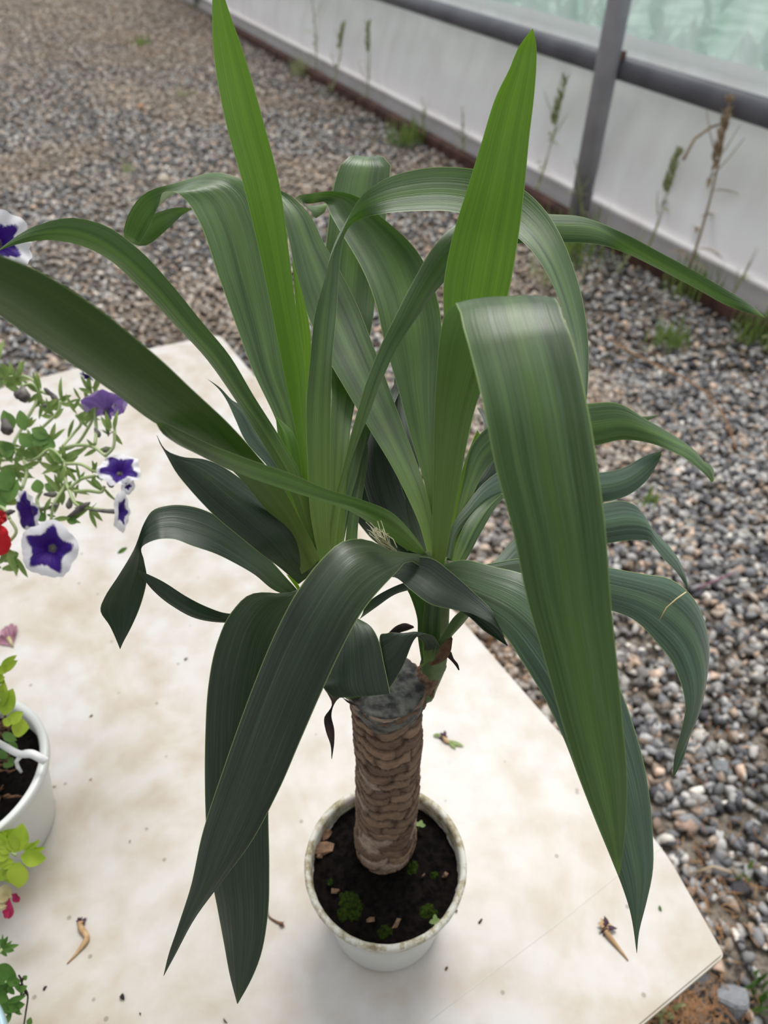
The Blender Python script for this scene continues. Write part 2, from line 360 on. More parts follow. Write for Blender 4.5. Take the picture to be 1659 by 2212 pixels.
for i in range(61):
    q = wp + wd*(-9+15*i/60)
    for (d, h) in ((-.5, -.01), (-.1, hp*.12), (-.05, hp*.27), (-.12, hp*.37), (-.5, hp*.16), (-1.1, .0)):
        bk.v.append(tuple(q + wn*d + Vector((0, 0, h*(1+.12*noise.noise(Vector((i*.35, d*3, 2))))))))
for i in range(60):
    for j in range(5): bk.f.append((i*6+j, i*6+j+1, (i+1)*6+j+1, (i+1)*6+j))
tag(bk.build('ground_shade_bank', simple('shade_bank', lin(86, 78, 68), lin(120, 116, 92), 6, .95, .5, .1)), kind='structure')
# outside planting that shows as soft green through the clear film
hd = MB()
for i in range(420):
    s_ = random.uniform(-8, 5); d = random.uniform(1.6, 3.6); h = random.uniform(0, .9)
    c = wp + wd*s_ - wn*d + Vector((0, 0, h*random.random()))
    dr = Vector((random.uniform(-1, 1), random.uniform(-1, 1), random.uniform(.3, 1.4)))
    hd.blade(c, dr, Vector((random.uniform(-1, 1), random.uniform(-1, 1), .3)), random.uniform(.2, .6), random.uniform(.06, .16))
tag(hd.build('undergrowth', simple('undergrowth_green', lin(120, 150, 140), lin(164, 186, 178), 2, .9, transl=.3)), 'pale green undergrowth seen blurred through the clear film above the pipe', 'plants', kind='stuff')

# steel pipe + posts + rusty rail
def seg(name, label, cat, p0, p1, r, mat, n=20):
    m = MB(); m.tube([p0, (p0+p1)/2, p1], r, n); o = m.build(name, mat, loc=p0); tag(o, label, cat); return o
dpipe = (pb-pm).normalized()
p_left = pm - dpipe*7; 
pA = on_wall(700, -88, .035); 
pp1 = on_wall(1310, 137, .035); pp2 = on_wall(1659, 270, .035)
dl = (pp2-pp1).normalized(); dl.z = 0; dl = dl.normalized()
seg('horizontal_pipe', 'grey steel pipe running level along the greenhouse wall film', 'pipe', pp1 - dl*7, pp1 + dl*3.2, .052, M['grey_steel'])
q0 = on_wall(1248, 474, .13); q1 = on_wall(1337, 5, .13); dq = (q1-q0).normalized()
o = seg('wall_post', 'leaning grey steel post crossing in front of the level pipe', 'post', q0 - dq*.02, q0 + dq*2.6, .056, M['steel_post'])
q0 = on_wall(432, 40, .06); q0.z = 0
o = seg('wall_post', 'far grey steel post at the top left end of the film wall', 'post', q0, q0 + Vector((0, 0, 2.5)), .05, M['steel_post'])
cl = MB(); cb = on_wall(1331, 142, .09); cl.box(cb, dl*.012, wn*.04, Vector((0, 0, .06))); tag(cl.build('pipe_clamp', M['rust'], loc=cb), 'rusty clamp joining the level pipe to the leaning post', 'clamp')
rm = MB()
rpts = [g1 + wd*t + wn*.0 + Vector((0, 0, .03)) for t in np.linspace(-6, 4, 40)]
for i in range(40): rpts[i] = rpts[i] + wn*.012*noise.noise(Vector((i*.4, 0, 0)))
k = 0
for i, p in enumerate(rpts):
    for (a, b) in ((-.035, -.04), (.035, -.04), (.035, .03), (.03, .04), (-.03, .04), (-.035, .03)): rm.v.append(tuple(p + wn*a + Vector((0, 0, b))))
for i in range(39):
    for j in range(6): rm.f.append((i*6+j, i*6+(j+1) % 6, (i+1)*6+(j+1) % 6, (i+1)*6+j))
rm.f += [tuple(range(5, -1, -1)), tuple(range(39*6, 40*6))]
tag(rm.build('base_rail', M['rust'], smooth=False, loc=rpts[0]), 'rusty brown base rail lying on gravel along the foot of the film wall', 'rail')

# ---------------------------------------------------------------- gravel
def hull_variants(n, npts=11):
    out = []
    for k in range(n):
        bm = bmesh.new(); el = (1, random.uniform(.65, .95), random.uniform(.5, .8))
        for i in range(npts):
            v = Vector((random.gauss(0, 1), random.gauss(0, 1), random.gauss(0, 1))).normalized()*random.uniform(.85, 1)
            bm.verts.new((v.x*el[0], v.y*el[1], v.z*el[2]))
        r = bmesh.ops.convex_hull(bm, input=bm.verts)
        bmesh.ops.delete(bm, geom=[g for g in bm.verts if not g.link_faces], context='VERTS')
        bm.verts.index_update(); bm.verts.ensure_lookup_table()
        out.append((np.array([v.co[:] for v in bm.verts]), np.array([[v.index for v in f.verts] for f in bm.faces if len(f.verts) == 3])))
        bm.free()
    return out
VAR = hull_variants(14)
PAL = [lin(122, 121, 122), lin(144, 142, 140), lin(96, 96, 99), lin(166, 162, 158), lin(152, 138, 126), lin(172, 150, 134), lin(74, 74, 78), lin(184, 178, 170), lin(134, 118, 104)]
def gravel(npts, rfun, y0, y1, name, label):
    V = []; Fc = []; C = []; off = 0; rng = np.random.RandomState(11)
    made = 0
    while made < npts:
        y = y0 + (y1-y0)*rng.rand()**(.62 if y1 < 5 else .85); hw = .52*math.hypot(y*1.0, 1.59)*1.12+.15
        x = rng.uniform(-hw, hw)
        q = Vector((x, y, 0))
        if (q-g1).dot(wn) < -.12: made += 1; continue
        if abs(x) < hw*1.2:
            v, f = VAR[rng.randint(len(VAR))]; r = rfun(y, rng)
            A = rng.randn(3, 3); Q, _ = np.linalg.qr(A)
            Q = Q if rng.rand() < .3 else np.array([[math.cos(t), -math.sin(t), 0], [math.sin(t), math.cos(t), 0], [0, 0, 1]]) if (t := rng.rand()*6.28) is not None else Q
            pts = (v*r) @ Q.T + np.array([x, y, r*.25*rng.rand() + .002])
            V.append(pts); Fc.append(f+off); off += len(v)
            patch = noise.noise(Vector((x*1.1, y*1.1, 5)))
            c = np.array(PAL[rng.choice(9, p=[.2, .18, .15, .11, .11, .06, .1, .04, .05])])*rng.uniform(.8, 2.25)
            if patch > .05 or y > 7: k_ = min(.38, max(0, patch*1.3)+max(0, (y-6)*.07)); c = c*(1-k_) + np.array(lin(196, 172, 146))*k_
            C.append(np.tile(np.append(c, 1), (len(v), 1)))
        made += 1
    V = np.concatenate(V); Fc = np.concatenate(Fc); C = np.concatenate(C)
    me = bpy.data.meshes.new(name); me.vertices.add(len(V)); me.vertices.foreach_set('co', V.ravel())
    me.loops.add(Fc.size); me.loops.foreach_set('vertex_index', Fc.ravel().astype(np.int32)); me.polygons.add(len(Fc))
    me.polygons.foreach_set('loop_start', np.arange(0, Fc.size, 3, dtype=np.int32)); me.update(calc_edges=True)
    ca = me.color_attributes.new('Col', 'FLOAT_COLOR', 'POINT'); ca.data.foreach_set('color', C.ravel())
    me.materials.append(M['stone']); o = bpy.data.objects.new(name, me); COL.objects.link(o)
    return tag(o, label, 'gravel', kind='stuff')
gravel(24000, lambda y, r: r.uniform(.010, .0235)*(1.15 if r.rand() < .2 else 1), .25, 2.6, 'gravel', 'crushed grey gravel covering the floor beside the table')
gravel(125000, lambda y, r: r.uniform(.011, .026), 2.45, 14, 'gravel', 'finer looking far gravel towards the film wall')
# larger single stones
ri = 0
def rock(px, py, size, col, label, flat=.7):
    c = PH(px, py, size*.3); bm = bmesh.new(); rr = random.Random(int(px*7+py))
    for i in range(16):
        v = Vector((rr.gauss(0, 1), rr.gauss(0, 1), rr.gauss(0, 1))).normalized(); bm.verts.new((v.x*size, v.y*size*.75, v.z*size*flat))
    bmesh.ops.convex_hull(bm, input=bm.verts); bmesh.ops.delete(bm, geom=[g for g in bm.verts if not g.link_faces], context='VERTS')
    bmesh.ops.bevel(bm, geom=bm.edges[:], offset=size*.06, segments=2, affect='EDGES')
    me = bpy.data.meshes.new('stone'); bm.to_mesh(me); bm.free()
    ca = me.color_attributes.new('Col', 'FLOAT_COLOR', 'POINT'); ca.data.foreach_set('color', [x for _ in me.vertices for x in (*col, 1)])
    me.materials.append(M['stone']); o = bpy.data.objects.new('stone', me); COL.objects.link(o); o.location = c; o.rotation_euler = (0, 0, rr.random()*6)
    tag(o, label, 'stone', 'larger stones lying in the gravel')
rock(1583, 2165, .046, lin(150, 152, 156), 'large pale grey angular stone in the gravel below the table corner')
rock(1500, 2110, .03, lin(112, 112, 116), 'grey stone in the gravel just outside the table corner')
rock(1600, 1920, .026, lin(82, 80, 84), 'dark charcoal stone in gravel at the edge of the frame beside dry blade')
rock(1480, 1780, .028, lin(176, 150, 134), 'pinkish tan stone in the gravel right of the hanging leaf tip')
rock(1560, 1660, .03, lin(142, 146, 148), 'light grey stone in the gravel beyond the table edge')
rock(355, 387, .055, lin(222, 208, 192), 'whitish stone in the far gravel above the left arching leaf')
rock(408, 298, .05, lin(216, 212, 204), 'small white stone in the far gravel left of the tall leaf')
rock(418, 600, .036, lin(196, 188, 182), 'pale stone in the gravel between the left arching leaves')
rock(302, 232, .055, lin(190, 150, 122), 'flat orange brown stone in the far gravel')

# straw litter and fine brown debris on the gravel
st = MB()
def litter(n, cx, cy, sx, sy, ln, h=0.02):
    for i in range(n):
        c = PH(random.gauss(cx, sx), random.gauss(cy, sy), h)
        if (c-g1).dot(wn) < 0: continue
        a = random.uniform(0, 6.28); l = random.uniform(.4, 1)*ln; d = Vector((math.cos(a), math.sin(a), random.uniform(-.1, .2)))
        b = Vector((-math.sin(a), math.cos(a), 0))*random.uniform(-.3, .3)
        st.tube([c, c+(d+b*.4)*l*.5, c+d*l+b*l*.1], [.0012, .001, .0005], 4)
litter(420, 1450, 2180, 80, 40, .03); litter(110, 1080, 1430, 60, 60, .045); litter(260, 380, 60, 120, 30, .16); litter(200, 150, 60, 150, 50, .16); litter(100, 1540, 1960, 60, 100, .035); litter(60, 1480, 1560, 120, 120, .04)
litter(120, 330, 90, 90, 25, .16); litter(80, 700, 190, 120, 30, .15); litter(80, 1350, 680, 150, 60, .12); litter(60, 250, 250, 150, 90, .12); litter(40, 1500, 1950, 60, 80, .04)
tag(st.build('straw_litter', M['straw']), 'scattered brown straw and needle litter on the gravel', 'straw', kind='stuff')
dg = MB(); pts = [PH(1325, 740, .02), PH(1420, 790, .03), PH(1500, 830, .05), PH(1560, 890, .03), PH(1590, 970, .01)]
dg.tube([Vector(p) for p in crom([tuple(p) for p in pts], 16)], .0035, 6); tag(dg.build('dry_stalk', M['straw'], loc=pts[0]), 'long curved tan stalk lying on gravel behind the right leaves', 'stalk')
dg = MB(); pts = [PH(1490, 1888, .02), PH(1540, 1872, .03), PH(1580, 1885, .03)]
dg.tube(pts, [.002, .004, .004], 6); tag(dg.build('dry_stalk', M['weed_dry'], loc=pts[0]), 'short pale bent stalk on gravel just beyond the table edge', 'stalk')
dg = MB(); a = PH(1505, 1272, .02); b = PH(1590, 1235, .03); dg.tube([a, (a+b)/2, b], [.003, .003, .002], 6); tag(dg.build('dry_stalk', M['pink'], loc=a), 'straight pinkish twig on gravel right of the bent dark leaf', 'stalk')

# ---------------------------------------------------------------- weeds
def weed(px, py, hpx, lean, kind, label, seeds=True, off=.05):
    """upright weed; foot at px,py on the ground, about hpx photo pixels tall"""
    rr = random.Random(int(px*3+py)); y_r = 355+.574*(px-1000)-4; hpx += max(0, y_r-py); py = max(py, y_r); base = PH(px, py, 0); zc = (base-CAM).dot(Vector((0, CP, -SP)))
    v0_ = (py-1106)/F; vt_ = (py-hpx-1106)/F; H = zc*(v0_-vt_)/(CP-vt_*SP)
    root = thing('weed', label, 'weed', base, 'weeds growing along the foot of the film wall')
    m = MB(); mat = M['weed_dry'] if kind == 'dry' else M['weed']
    top = base + Vector((lean*H, rr.uniform(-.1, .1)*H, H))
    pts = [base.lerp(top, t) + Vector((math.sin(t*3)*.03*H, 0, 0)) for t in np.linspace(0, 1, 9)]
    m.tube(pts, [.0075*(1-.6*t) for t in np.linspace(0, 1, 9)], 6)
    for i in range(rr.randint(2, 4)):
        t = rr.uniform(.3, .75); p = base.lerp(top, t); a = rr.uniform(0, 6.28); d = Vector((math.cos(a)*.7, math.sin(a)*.4, 1)).normalized()
        m.tube([p, p+d*H*.12, p+d*H*.22+Vector((0, 0, .02))], [.003, .0025, .0015], 5)
    m.build('stem', mat, root)
    l = MB()
    for i in range(9):
        t = rr.uniform(.02, .7)**1.5; p = base.lerp(top, t); a = rr.uniform(0, 6.28)
        l.blade(p, (math.cos(a), math.sin(a), .5), (0, 0, 1), H*rr.uniform(.10, .2), H*.02+.006, bend=.4)
    l.build('foliage', mat, root)
    if seeds:
        s_ = MB()
        for i in range(44):
            t = rr.uniform(.66, 1.0); p = base.lerp(top, t); a = rr.uniform(0, 6.28)
            s_.blade(p, (math.cos(a)*.6, math.sin(a)*.6, 1), (math.cos(a), math.sin(a), 0), .05, .02, bend=0)
        s_.build('seed_head', mat, root)
for a in [(790, 215, 165, .05, 'g', 'pale green weed with a knobbly top against the white film, near the top centre'),
          (715, 205, 150, .25, 'g', 'thin leaning weed stem left of the knobbly one on the film'),
          (683, 170, 200, -.02, 'g', 'very faint straight grass stem standing tallest against the film top'),
          (1150, 420, 250, .12, 'g', 'green seeded weed between the bright leaf and the grey post'),
          (1258, 470, 130, -.3, 'g', 'short weed leaning at the foot of the grey post'),
          (1385, 520, 190, .10, 'g', 'green weed with bushy tip right of the grey post'),
          (1474, 560, 330, .0, 'dry', 'tall tan dried weed stem under the pipe, right of the post'),
          (1330, 590, 90, .5, 'g', 'low spreading weed behind the far right leaf'),
          (1560, 640, 110, .2, 'g', 'small green weed near the far right leaf tip'),
          (1640, 700, 160, .1, 'g', 'green weed cut by the right edge of the frame'),
          (1655, 760, 120, -.2, 'g', 'low weed at the lower right end of the rail'),
          (1000, 340, 110, -.1, 'g', 'short weed on the rail left of the bright upright leaf'),
          (905, 290, 90, .2, 'g', 'little weed sprouting at the rail above the arched leaf')]:
    weed(*a[:5], a[5], seeds=a[5][0] in 'pgt')
bo = MB(); p0 = PH(1474, 623, 0); zc = (p0-CAM).dot(Vector((0, CP, -SP)))
bo.tube([P(1476, 345, zc*.90), P(1500, 300, zc*.90), P(1535, 275, zc*.90), P(1562, 266, zc*.90)], [.007, .007, .006, .004], 6)
w_ = [o for o in COL.objects if o.get('label', '').startswith('tall tan')][0]; bo.build('side_branch', M['weed_dry'], w_)
def tuft(px, py, r, n, label, mat='herb', h=.1):
    n = int(n*1.6)
    base = PH(px, py, 0); m = MB(); rr = random.Random(int(px+py*3))
    for i in range(n):
        a = rr.uniform(0, 6.28); q = base + Vector((rr.gauss(0, r*.4), rr.gauss(0, r*.4), 0)); l = h*rr.uniform(.5, 1.2)
        d = Vector((math.cos(a)*rr.uniform(.3, 1), math.sin(a)*rr.uniform(.3, 1), 1))
        m.blade(q, d, (math.cos(a), math.sin(a), .2), l, .007+.003*rr.random(), bend=.5, n=5)
    tag(m.build('grass_tuft', M[mat], loc=base), label, 'grass', 'grass tufts in the gravel')
for t in [(880, 315, .16, 60, 'green grass tuft at the rail above the arched leaf', 'herb', .16), (650, 165, .12, 30, 'faint grass tuft by the rail beside the tall leaf', 'weed', .16),
          (1230, 560, .2, 70, 'dense grass tuft beneath the far right leaf at the wall foot', 'herb', .2), (1480, 640, .15, 50, 'grass tuft on the rail under the far right leaf', 'herb', .16),
          (1200, 620, .12, 36, 'yellowish tuft in the gravel behind the upright leaf', 'weed', .14), (1440, 750, .1, 26, 'small tuft in gravel right of centre', 'herb', .12),
          (1620, 740, .12, 36, 'grass tuft at the right end of the rail', 'herb', .14), (310, 100, .1, 26, 'small green tuft in the far left gravel', 'herb', .1),
          (400, 210, .1, 16, 'sparse tuft left of the tall leaf', 'weed', .08), (280, 375, .06, 16, 'sparse tuft in gravel above the left arching leaves', 'weed', .07),
          (1400, 1090, .04, 12, 'tiny sprout in the gravel between the right leaves', 'herb', .05), (1640, 2160, .04, 14, 'green blades in gravel at the bottom right edge', 'herb_dark', .06),
          (1420, 2195, .04, 14, 'grass blades against the table front edge', 'weed', .05), (1590, 1900, .02, 6, 'few green blades beside the pale bent stalk', 'herb', .04), (440, 20, .14, 30, 'tuft at the foot of the far post', 'weed', .16)]:
    tuft(*t[:4], t[4], t[5], t[6])

# ---------------------------------------------------------------- table
TP = [PH(475, 722, TABLE_Z), PH(330, 750, TABLE_Z), PH(0, 838, TABLE_Z)]
dleft = (TP[2]-TP[1]).normalized()
c_right = PH(1434, 1830, TABLE_Z); c_corner = PH(1567, 2063, TABLE_Z); c_front = PH(1390, 2212, TABLE_Z)
dfr = (c_front-c_corner).normalized()
far_left = TP[1] + dleft*1.5; front_end = c_corner + dfr*.95
outline = [TP[0], TP[1], far_left, front_end + Vector((-.25, .0, 0)), front_end, c_corner, c_right, PH(1210, 1582, TABLE_Z), PH(1010, 1352, TABLE_Z)]
def rounded(poly, ds, n=6):
    out = []
    for i, p in enumerate(poly):
        a = poly[i-1]; b = poly[(i+1) % len(poly)]; d = ds[i]; p0 = p+(a-p).normalized()*d; p1 = p+(b-p).normalized()*d
        for k in range(n+1): t = k/n; out.append(p0*(1-t)**2 + p*2*t*(1-t) + p1*t*t)
    return out
def slab(poly, z0, z1, bev):
    bm = bmesh.new(); vs = [bm.verts.new((p.x, p.y, z0)) for p in poly]; f = bm.faces.new(vs)
    if f.normal.z < 0: f.normal_flip()
    r = bmesh.ops.extrude_face_region(bm, geom=[f]); vv = [g for g in r['geom'] if isinstance(g, bmesh.types.BMVert)]
    bmesh.ops.translate(bm, vec=(0, 0, z1-z0), verts=vv)
    bmesh.ops.recalc_face_normals(bm, faces=bm.faces)
    top = [e for e in bm.edges if e.verts[0].co.z > z1-1e-5 and e.verts[1].co.z > z1-1e-5 and any(abs(fc.normal.z) < .5 for fc in e.link_faces)]
    bmesh.ops.bevel(bm, geom=top, offset=bev, segments=3, affect='EDGES')
    return bm
tb = thing('table', 'stained white plastic table with clipped corners standing on gravel', 'table', (-.35, .45, 0))
bm = slab(rounded(outline, [.02, .02, .02, .02, .02, .006, .03, .05, .02]), TABLE_Z-.022, TABLE_Z, .0025); me = bpy.data.meshes.new('tabletop'); bm.to_mesh(me); bm.free()
me.transform(Matrix.Translation(-Vector((-.35, .45, 0)))); me.materials.append(M['table'])
for p_ in me.polygons: p_.use_smooth = False
o = bpy.data.objects.new('tabletop', me); COL.objects.link(o); o.parent = tb
cen = sum(outline, Vector())/len(outline)
for i in (0, 2, 4, 6):
    q = outline[i].lerp(cen, .16); m = MB(); m.tube([Vector((q.x, q.y, -.005)), Vector((q.x, q.y, .3)), Vector((q.x, q.y, TABLE_Z-.022))], [.018, .02, .022], 16)
    m.build('leg', M['grey_steel'], tb)
sm = MB(); sp = [PH(x, y, TABLE_Z) for x, y in ((1430, 1832), (1330, 1895), (1200, 2000), (1060, 2105), (920, 2212), (760, 2330))]
w_ = Vector((.5, .9, 0)).normalized()*.0009
for p in sp: sm.v += [tuple(p-w_+Vector((0, 0, -.0002))), tuple(p+Vector((0, 0, .0008))), tuple(p+w_+Vector((0, 0, -.0002)))]
for i in range(len(sp)-1): sm.f += [(i*3, i*3+1, i*3+4, i*3+3), (i*3+1, i*3+2, i*3+5, i*3+4)]
o = sm.build('seam', simple('seam', lin(196, 194, 188), lin(206, 204, 198), 30, .6), tb); o['label'] = 'thin raised seam line'

# ---------------------------------------------------------------- the yucca
PX, PYc = 0.0015, 0.311
RIM_Z = CAM.z-.741; SOIL_Z = RIM_Z-.020
yu = thing('potted_yucca', 'yucca with long arching green leaves in a white pot standing on the table', 'plant', (PX, PYc, TABLE_Z))
m = MB(); pc = (PX, PYc, 0); h = RIM_Z-TABLE_Z
body = [(.0, TABLE_Z+.001), (.052, TABLE_Z+.0005), (.0585, TABLE_Z+.002), (.0600, TABLE_Z+.006), (.0665, TABLE_Z+h*.55), (.0712, RIM_Z-.022), (.0745, RIM_Z-.018), (.0775, RIM_Z-.006)]
m.lathe(body, pc, 128); 
pot = m.build('pot', M['white_plastic'], yu)
m = MB(); rr_ = lambda a, z: .006*noise.noise(Vector((math.cos(a)*9, math.sin(a)*9, z*60)))
m.lathe([(.0765, RIM_Z-.012), (.0786, RIM_Z-.008), (.0797, RIM_Z-.003), (.0794, RIM_Z), (.0770, RIM_Z+.0015), (.0740, RIM_Z), (.0727, RIM_Z-.004), (.0722, RIM_Z-.03)], pc, 160, wob=rr_)
o = m.build('rim', M['pot_rim'], pot); o['label'] = 'algae-stained rim'
m = MB(); nr, na = 40, 96
for i in range(nr+1):
    r = .0738*i/nr
    for k in range(na):
        a = 2*math.pi*k/na; x, y = PX+r*math.cos(a), PYc+r*math.sin(a)
        zz = SOIL_Z + .0035*noise.noise(Vector((x*60, y*60, 0))) + .002*noise.noise(Vector((x*240, y*240, 2))) + .0012*noise.noise(Vector((x*600, y*600, 4)))
        m.v.append((x, y, zz))
for i in range(nr):
    for k in range(na): m.f.append((i*na+k, (i+1)*na+k, (i+1)*na+(k+1) % na, i*na+(k+1) % na))
soil = m.build('soil', M['soil'], yu)
def patch(px, py, rx, ry, hgt, mat, name, seed=0):
    c = PH(px, py, SOIL_Z); m = MB(); n1, n2 = 12, 36
    for i in range(n1+1):
        t = i/n1
        for k in range(n2):
            a = 2*math.pi*k/n2; w = 1+.3*noise.noise(Vector((math.cos(a)*1.5, math.sin(a)*1.5, seed)))
            x = c.x+rx*t*w*math.cos(a); y = c.y+ry*t*w*math.sin(a)
            m.v.append((x, y, SOIL_Z + hgt*(1-t**2) + (.0016*noise.noise(Vector((x*500, y*500, seed)))) - .002*t))
    for i in range(n1):
        for k in range(n2): m.f.append((i*n2+k, (i+1)*n2+k, (i+1)*n2+(k+1) % n2, i*n2+(k+1) % n2))
    return m.build(name, mat, soil)
patch(755, 1958, .016, .016, .004, M['moss'], 'moss', 1); patch(835, 2012, .010, .008, .004, M['moss'], 'moss', 2)
patch(890, 1870, .008, .008, .003, M['moss'], 'moss', 3); patch(925, 1970, .011, .009, .003, M['moss'], 'moss', 4); patch(938, 1890, .006, .004, .003, M['moss'], 'moss', 6)
def chip(px, py, a, l, w, t=.003, mat='chip'):
    c = PH(px, py, SOIL_Z+.004); bm = bmesh.new(); rr = random.Random(px)
    for i in range(14):
        v = Vector((rr.uniform(-1, 1), rr.uniform(-1, 1), rr.uniform(-1, 1))); bm.verts.new((v.x*l*.55, v.y*w*.55, v.z*t))
    bmesh.ops.convex_hull(bm, input=bm.verts); bmesh.ops.delete(bm, geom=[g for g in bm.verts if not g.link_faces], context='VERTS')
    me = bpy.data.meshes.new('wood_chip'); bm.to_mesh(me); bm.free(); me.materials.append(M[mat]); o = bpy.data.objects.new('wood_chip', me); COL.objects.link(o)
    o.parent = soil; o.location = c - Vector((PX, PYc, TABLE_Z)); o.rotation_euler = (.1, .2, a); me.transform(Matrix.Identity(4))
chip(697, 1832, .1, .023, .013, .004); chip(708, 1802, .4, .012, .009); chip(686, 1800, .2, .008, .006); chip(725, 1925, 0, .009, .005); chip(857, 1995, 1.1, .011, .006, .003)
chip(962, 1890, 1, .005, .004); chip(914, 1892, 1, .004, .003); chip(800, 1985, .3, .008, .005); chip(690, 1850, .8, .008, .005); chip(713, 1905, 1.5, .008, .006, .003, 'moss')
def seedling(px, py, spread):
    c = PH(px, py, SOIL_Z); m = MB(); top = c+Vector((.003, 0, .012)); m.tube([c, top], .0005, 5)
    for a in spread: m.blade(top, (math.cos(a), math.sin(a), .2), (0, 0, 1), .006, .0045, bend=.1)
    m.build('seedling', M['herb'], soil)
seedling(900, 1795, (0, 2.6, 1.2)); seedling(932, 2000, (0, 1.6, 3.4, 5)); seedling(880, 1800, (3.0, 4.2))
# trunk
TX, TY = 0.0, 0.335; TOP_Z = CAM.z-.484
tr = MB(); n1, n2 = 300, 150; H = TOP_Z-SOIL_Z+.006
rowh = .0135; rnd = random.Random(3); cellc = {}
for i in range(n1+1):
    z = H*i/n1
    R = .0296 - .0022*min(1, z/.20) + .0015*max(0, (z-.22)/.06); R *= (1 - .12*max(0, 1-z/.022)**2)
    R += .0006*math.sin(z*70)
    for k in range(n2):
        a = 2*math.pi*k/n2; ca, sa = math.cos(a), math.sin(a)
        q = z + .006*noise.noise(Vector((ca*1.3, sa*1.3, z*14))) + .0012*noise.noise(Vector((ca*6, sa*6, z*60))) + .0085*abs(math.sin(a*2.5+.8*math.sin(z*16)))
        row = math.floor(q/rowh); f = q/rowh-row
        cu = a/(2*math.pi)*6 + .5*(row % 2) + .30*noise.noise(Vector((ca*2, sa*2, z*45))) + row*.17
        cc = math.floor(cu); g = cu-cc
        key = (row, cc % 6)
        if key not in cellc: cellc[key] = (rnd.uniform(.72, 1.2), rnd.uniform(-.0005, .0009), rnd.random())
        bri, ro, ty = cellc[key]
        edge = min(g, 1-g)*9; lip = math.exp(-((f-.94)/.05)**2); groove = math.exp(-(f/.07)**2)
        dr = ro + .0012*(f) - .0017*groove - .0012*max(0, 1-edge)*(.3+ty) + .0005*noise.noise(Vector((ca*16, sa*16, z*300)))
        r = R+dr
        lean = .0035*math.sin(z*9)
        tr.v.append((TX+lean+r*ca, TY+r*sa, SOIL_Z-.004+z))
        b1 = np.array(lin(120, 94, 78)); b2 = np.array(lin(166, 136, 112)); b3 = np.array(lin(44, 32, 27))
        c = b1*(1-ty)+b2*ty; c = c*bri
        dk = min(1, .75*groove + .75*max(0, 1-edge)*(ty > .25)); c = c*(1-dk)+b3*dk
        if ty > .93: c = c*.6 + np.array(lin(196, 180, 168))*.4
        tr.c.append(tuple(c))
for i in range(n1):
    for k in range(n2): tr.f.append((i*n2+k, i*n2+(k+1) % n2, (i+1)*n2+(k+1) % n2, (i+1)*n2+k))
tr.f.append(tuple(range(n1*n2, n1*n2+n2)))
trunk = tr.build('trunk', M['bark'], yu)
cp = MB(); n1, n2 = 26, 110; lx = .0035*math.sin(H*9)
for i in range(n1+1):
    t = i/n1
    for k in range(n2):
        a = 2*math.pi*k/n2; ca, sa = math.cos(a), math.sin(a)
        drip = .006 + .016*max(0, noise.noise(Vector((ca*1.8+3, sa*1.8, 1)))+.12) + (.011*max(0, -sa)**3)
        if t < .62: r = .0295*t/.62; z = .0035*(1-(t/.62)**2)+.0025
        else:
            u = (t-.62)/.38; r = .0295 + .0005*math.sin(u*3.14) ; z = .0025 - (drip+.002)*u
            if u > .93: r -= .0014
        z += .0011*noise.noise(Vector((ca*r*260, sa*r*260, 0))); r *= 1+.02*noise.noise(Vector((ca*3, sa*3, z*80)))
        cp.v.append((TX+lx+r*ca, TY+r*sa, TOP_Z+z))
for i in range(n1):
    for k in range(n2): cp.f.append((i*n2+k, i*n2+(k+1) % n2, (i+1)*n2+(k+1) % n2, (i+1)*n2+k))
o = cp.build('wound_seal', M['seal'], trunk); o['label'] = 'grey wound sealant over the cut top'
# stems
CR = PY(945, 1250, .345); CL = P(700, 1250, .50)
m = MB(); s0 = PY(918, 1482, .345); m.tube([Vector(p) for p in crom([tuple(PY(902, 1500, .340)), tuple(s0), tuple(PY(936, 1440, .345)), tuple(PY(942, 1370, .345)), tuple(CR), tuple(PY(948, 1200, .345))], 20)],
    [.010, .0105, .0115, .011, .0098, .0092, .009, .009, .0095, .0095, .0095, .0095, .009, .009, .009, .0085, .008, .0075, .007, .006, .004], 20)
stem_r = m.build('stem', M['sheath'], yu)
m = MB(); m.tube([Vector(p) for p in crom([tuple(P(768, 1490, .57)), tuple(P(738, 1440, .555)), tuple(P(712, 1360, .53)), tuple(P(700, 1250, .50)), tuple(P(700, 1180, .48))], 16)],
    [.010]*4+[.009]*6+[.008]*4+[.006, .005, .004], 20)
m.build('stem', M['sheath'], yu)
# knobbly bark collar where the right stem leaves the trunk
m = MB()
for i in range(41):
    for k in range(48):
        t = i/40; a = 2*math.pi*k/48; ca, sa = math.cos(a), math.sin(a); c = PY(898, 1512, .342).lerp(PY(936, 1436, .346), t); r = (.0105-.001*t)*(1+.22*noise.noise(Vector((ca*1.6, sa*1.6, t*4)))+.12*noise.noise(Vector((ca*5, sa*5, t*14))))*(.35 if i in (0, 40) else 1)
        v = c + Vector((ca*r, sa*r, 0)); m.v.append(tuple(v)); cc = .55+.75*(.5+noise.noise(Vector((ca*4, sa*4, t*11)))); m.c.append(tuple(np.array(lin(146, 116, 96))*cc))
for i in range(40):
    for k in range(48): m.f.append((i*48+k, i*48+(k+1) % 48, (i+1)*48+(k+1) % 48, (i+1)*48+k))
m.build('stem_collar', M['bark'], yu)

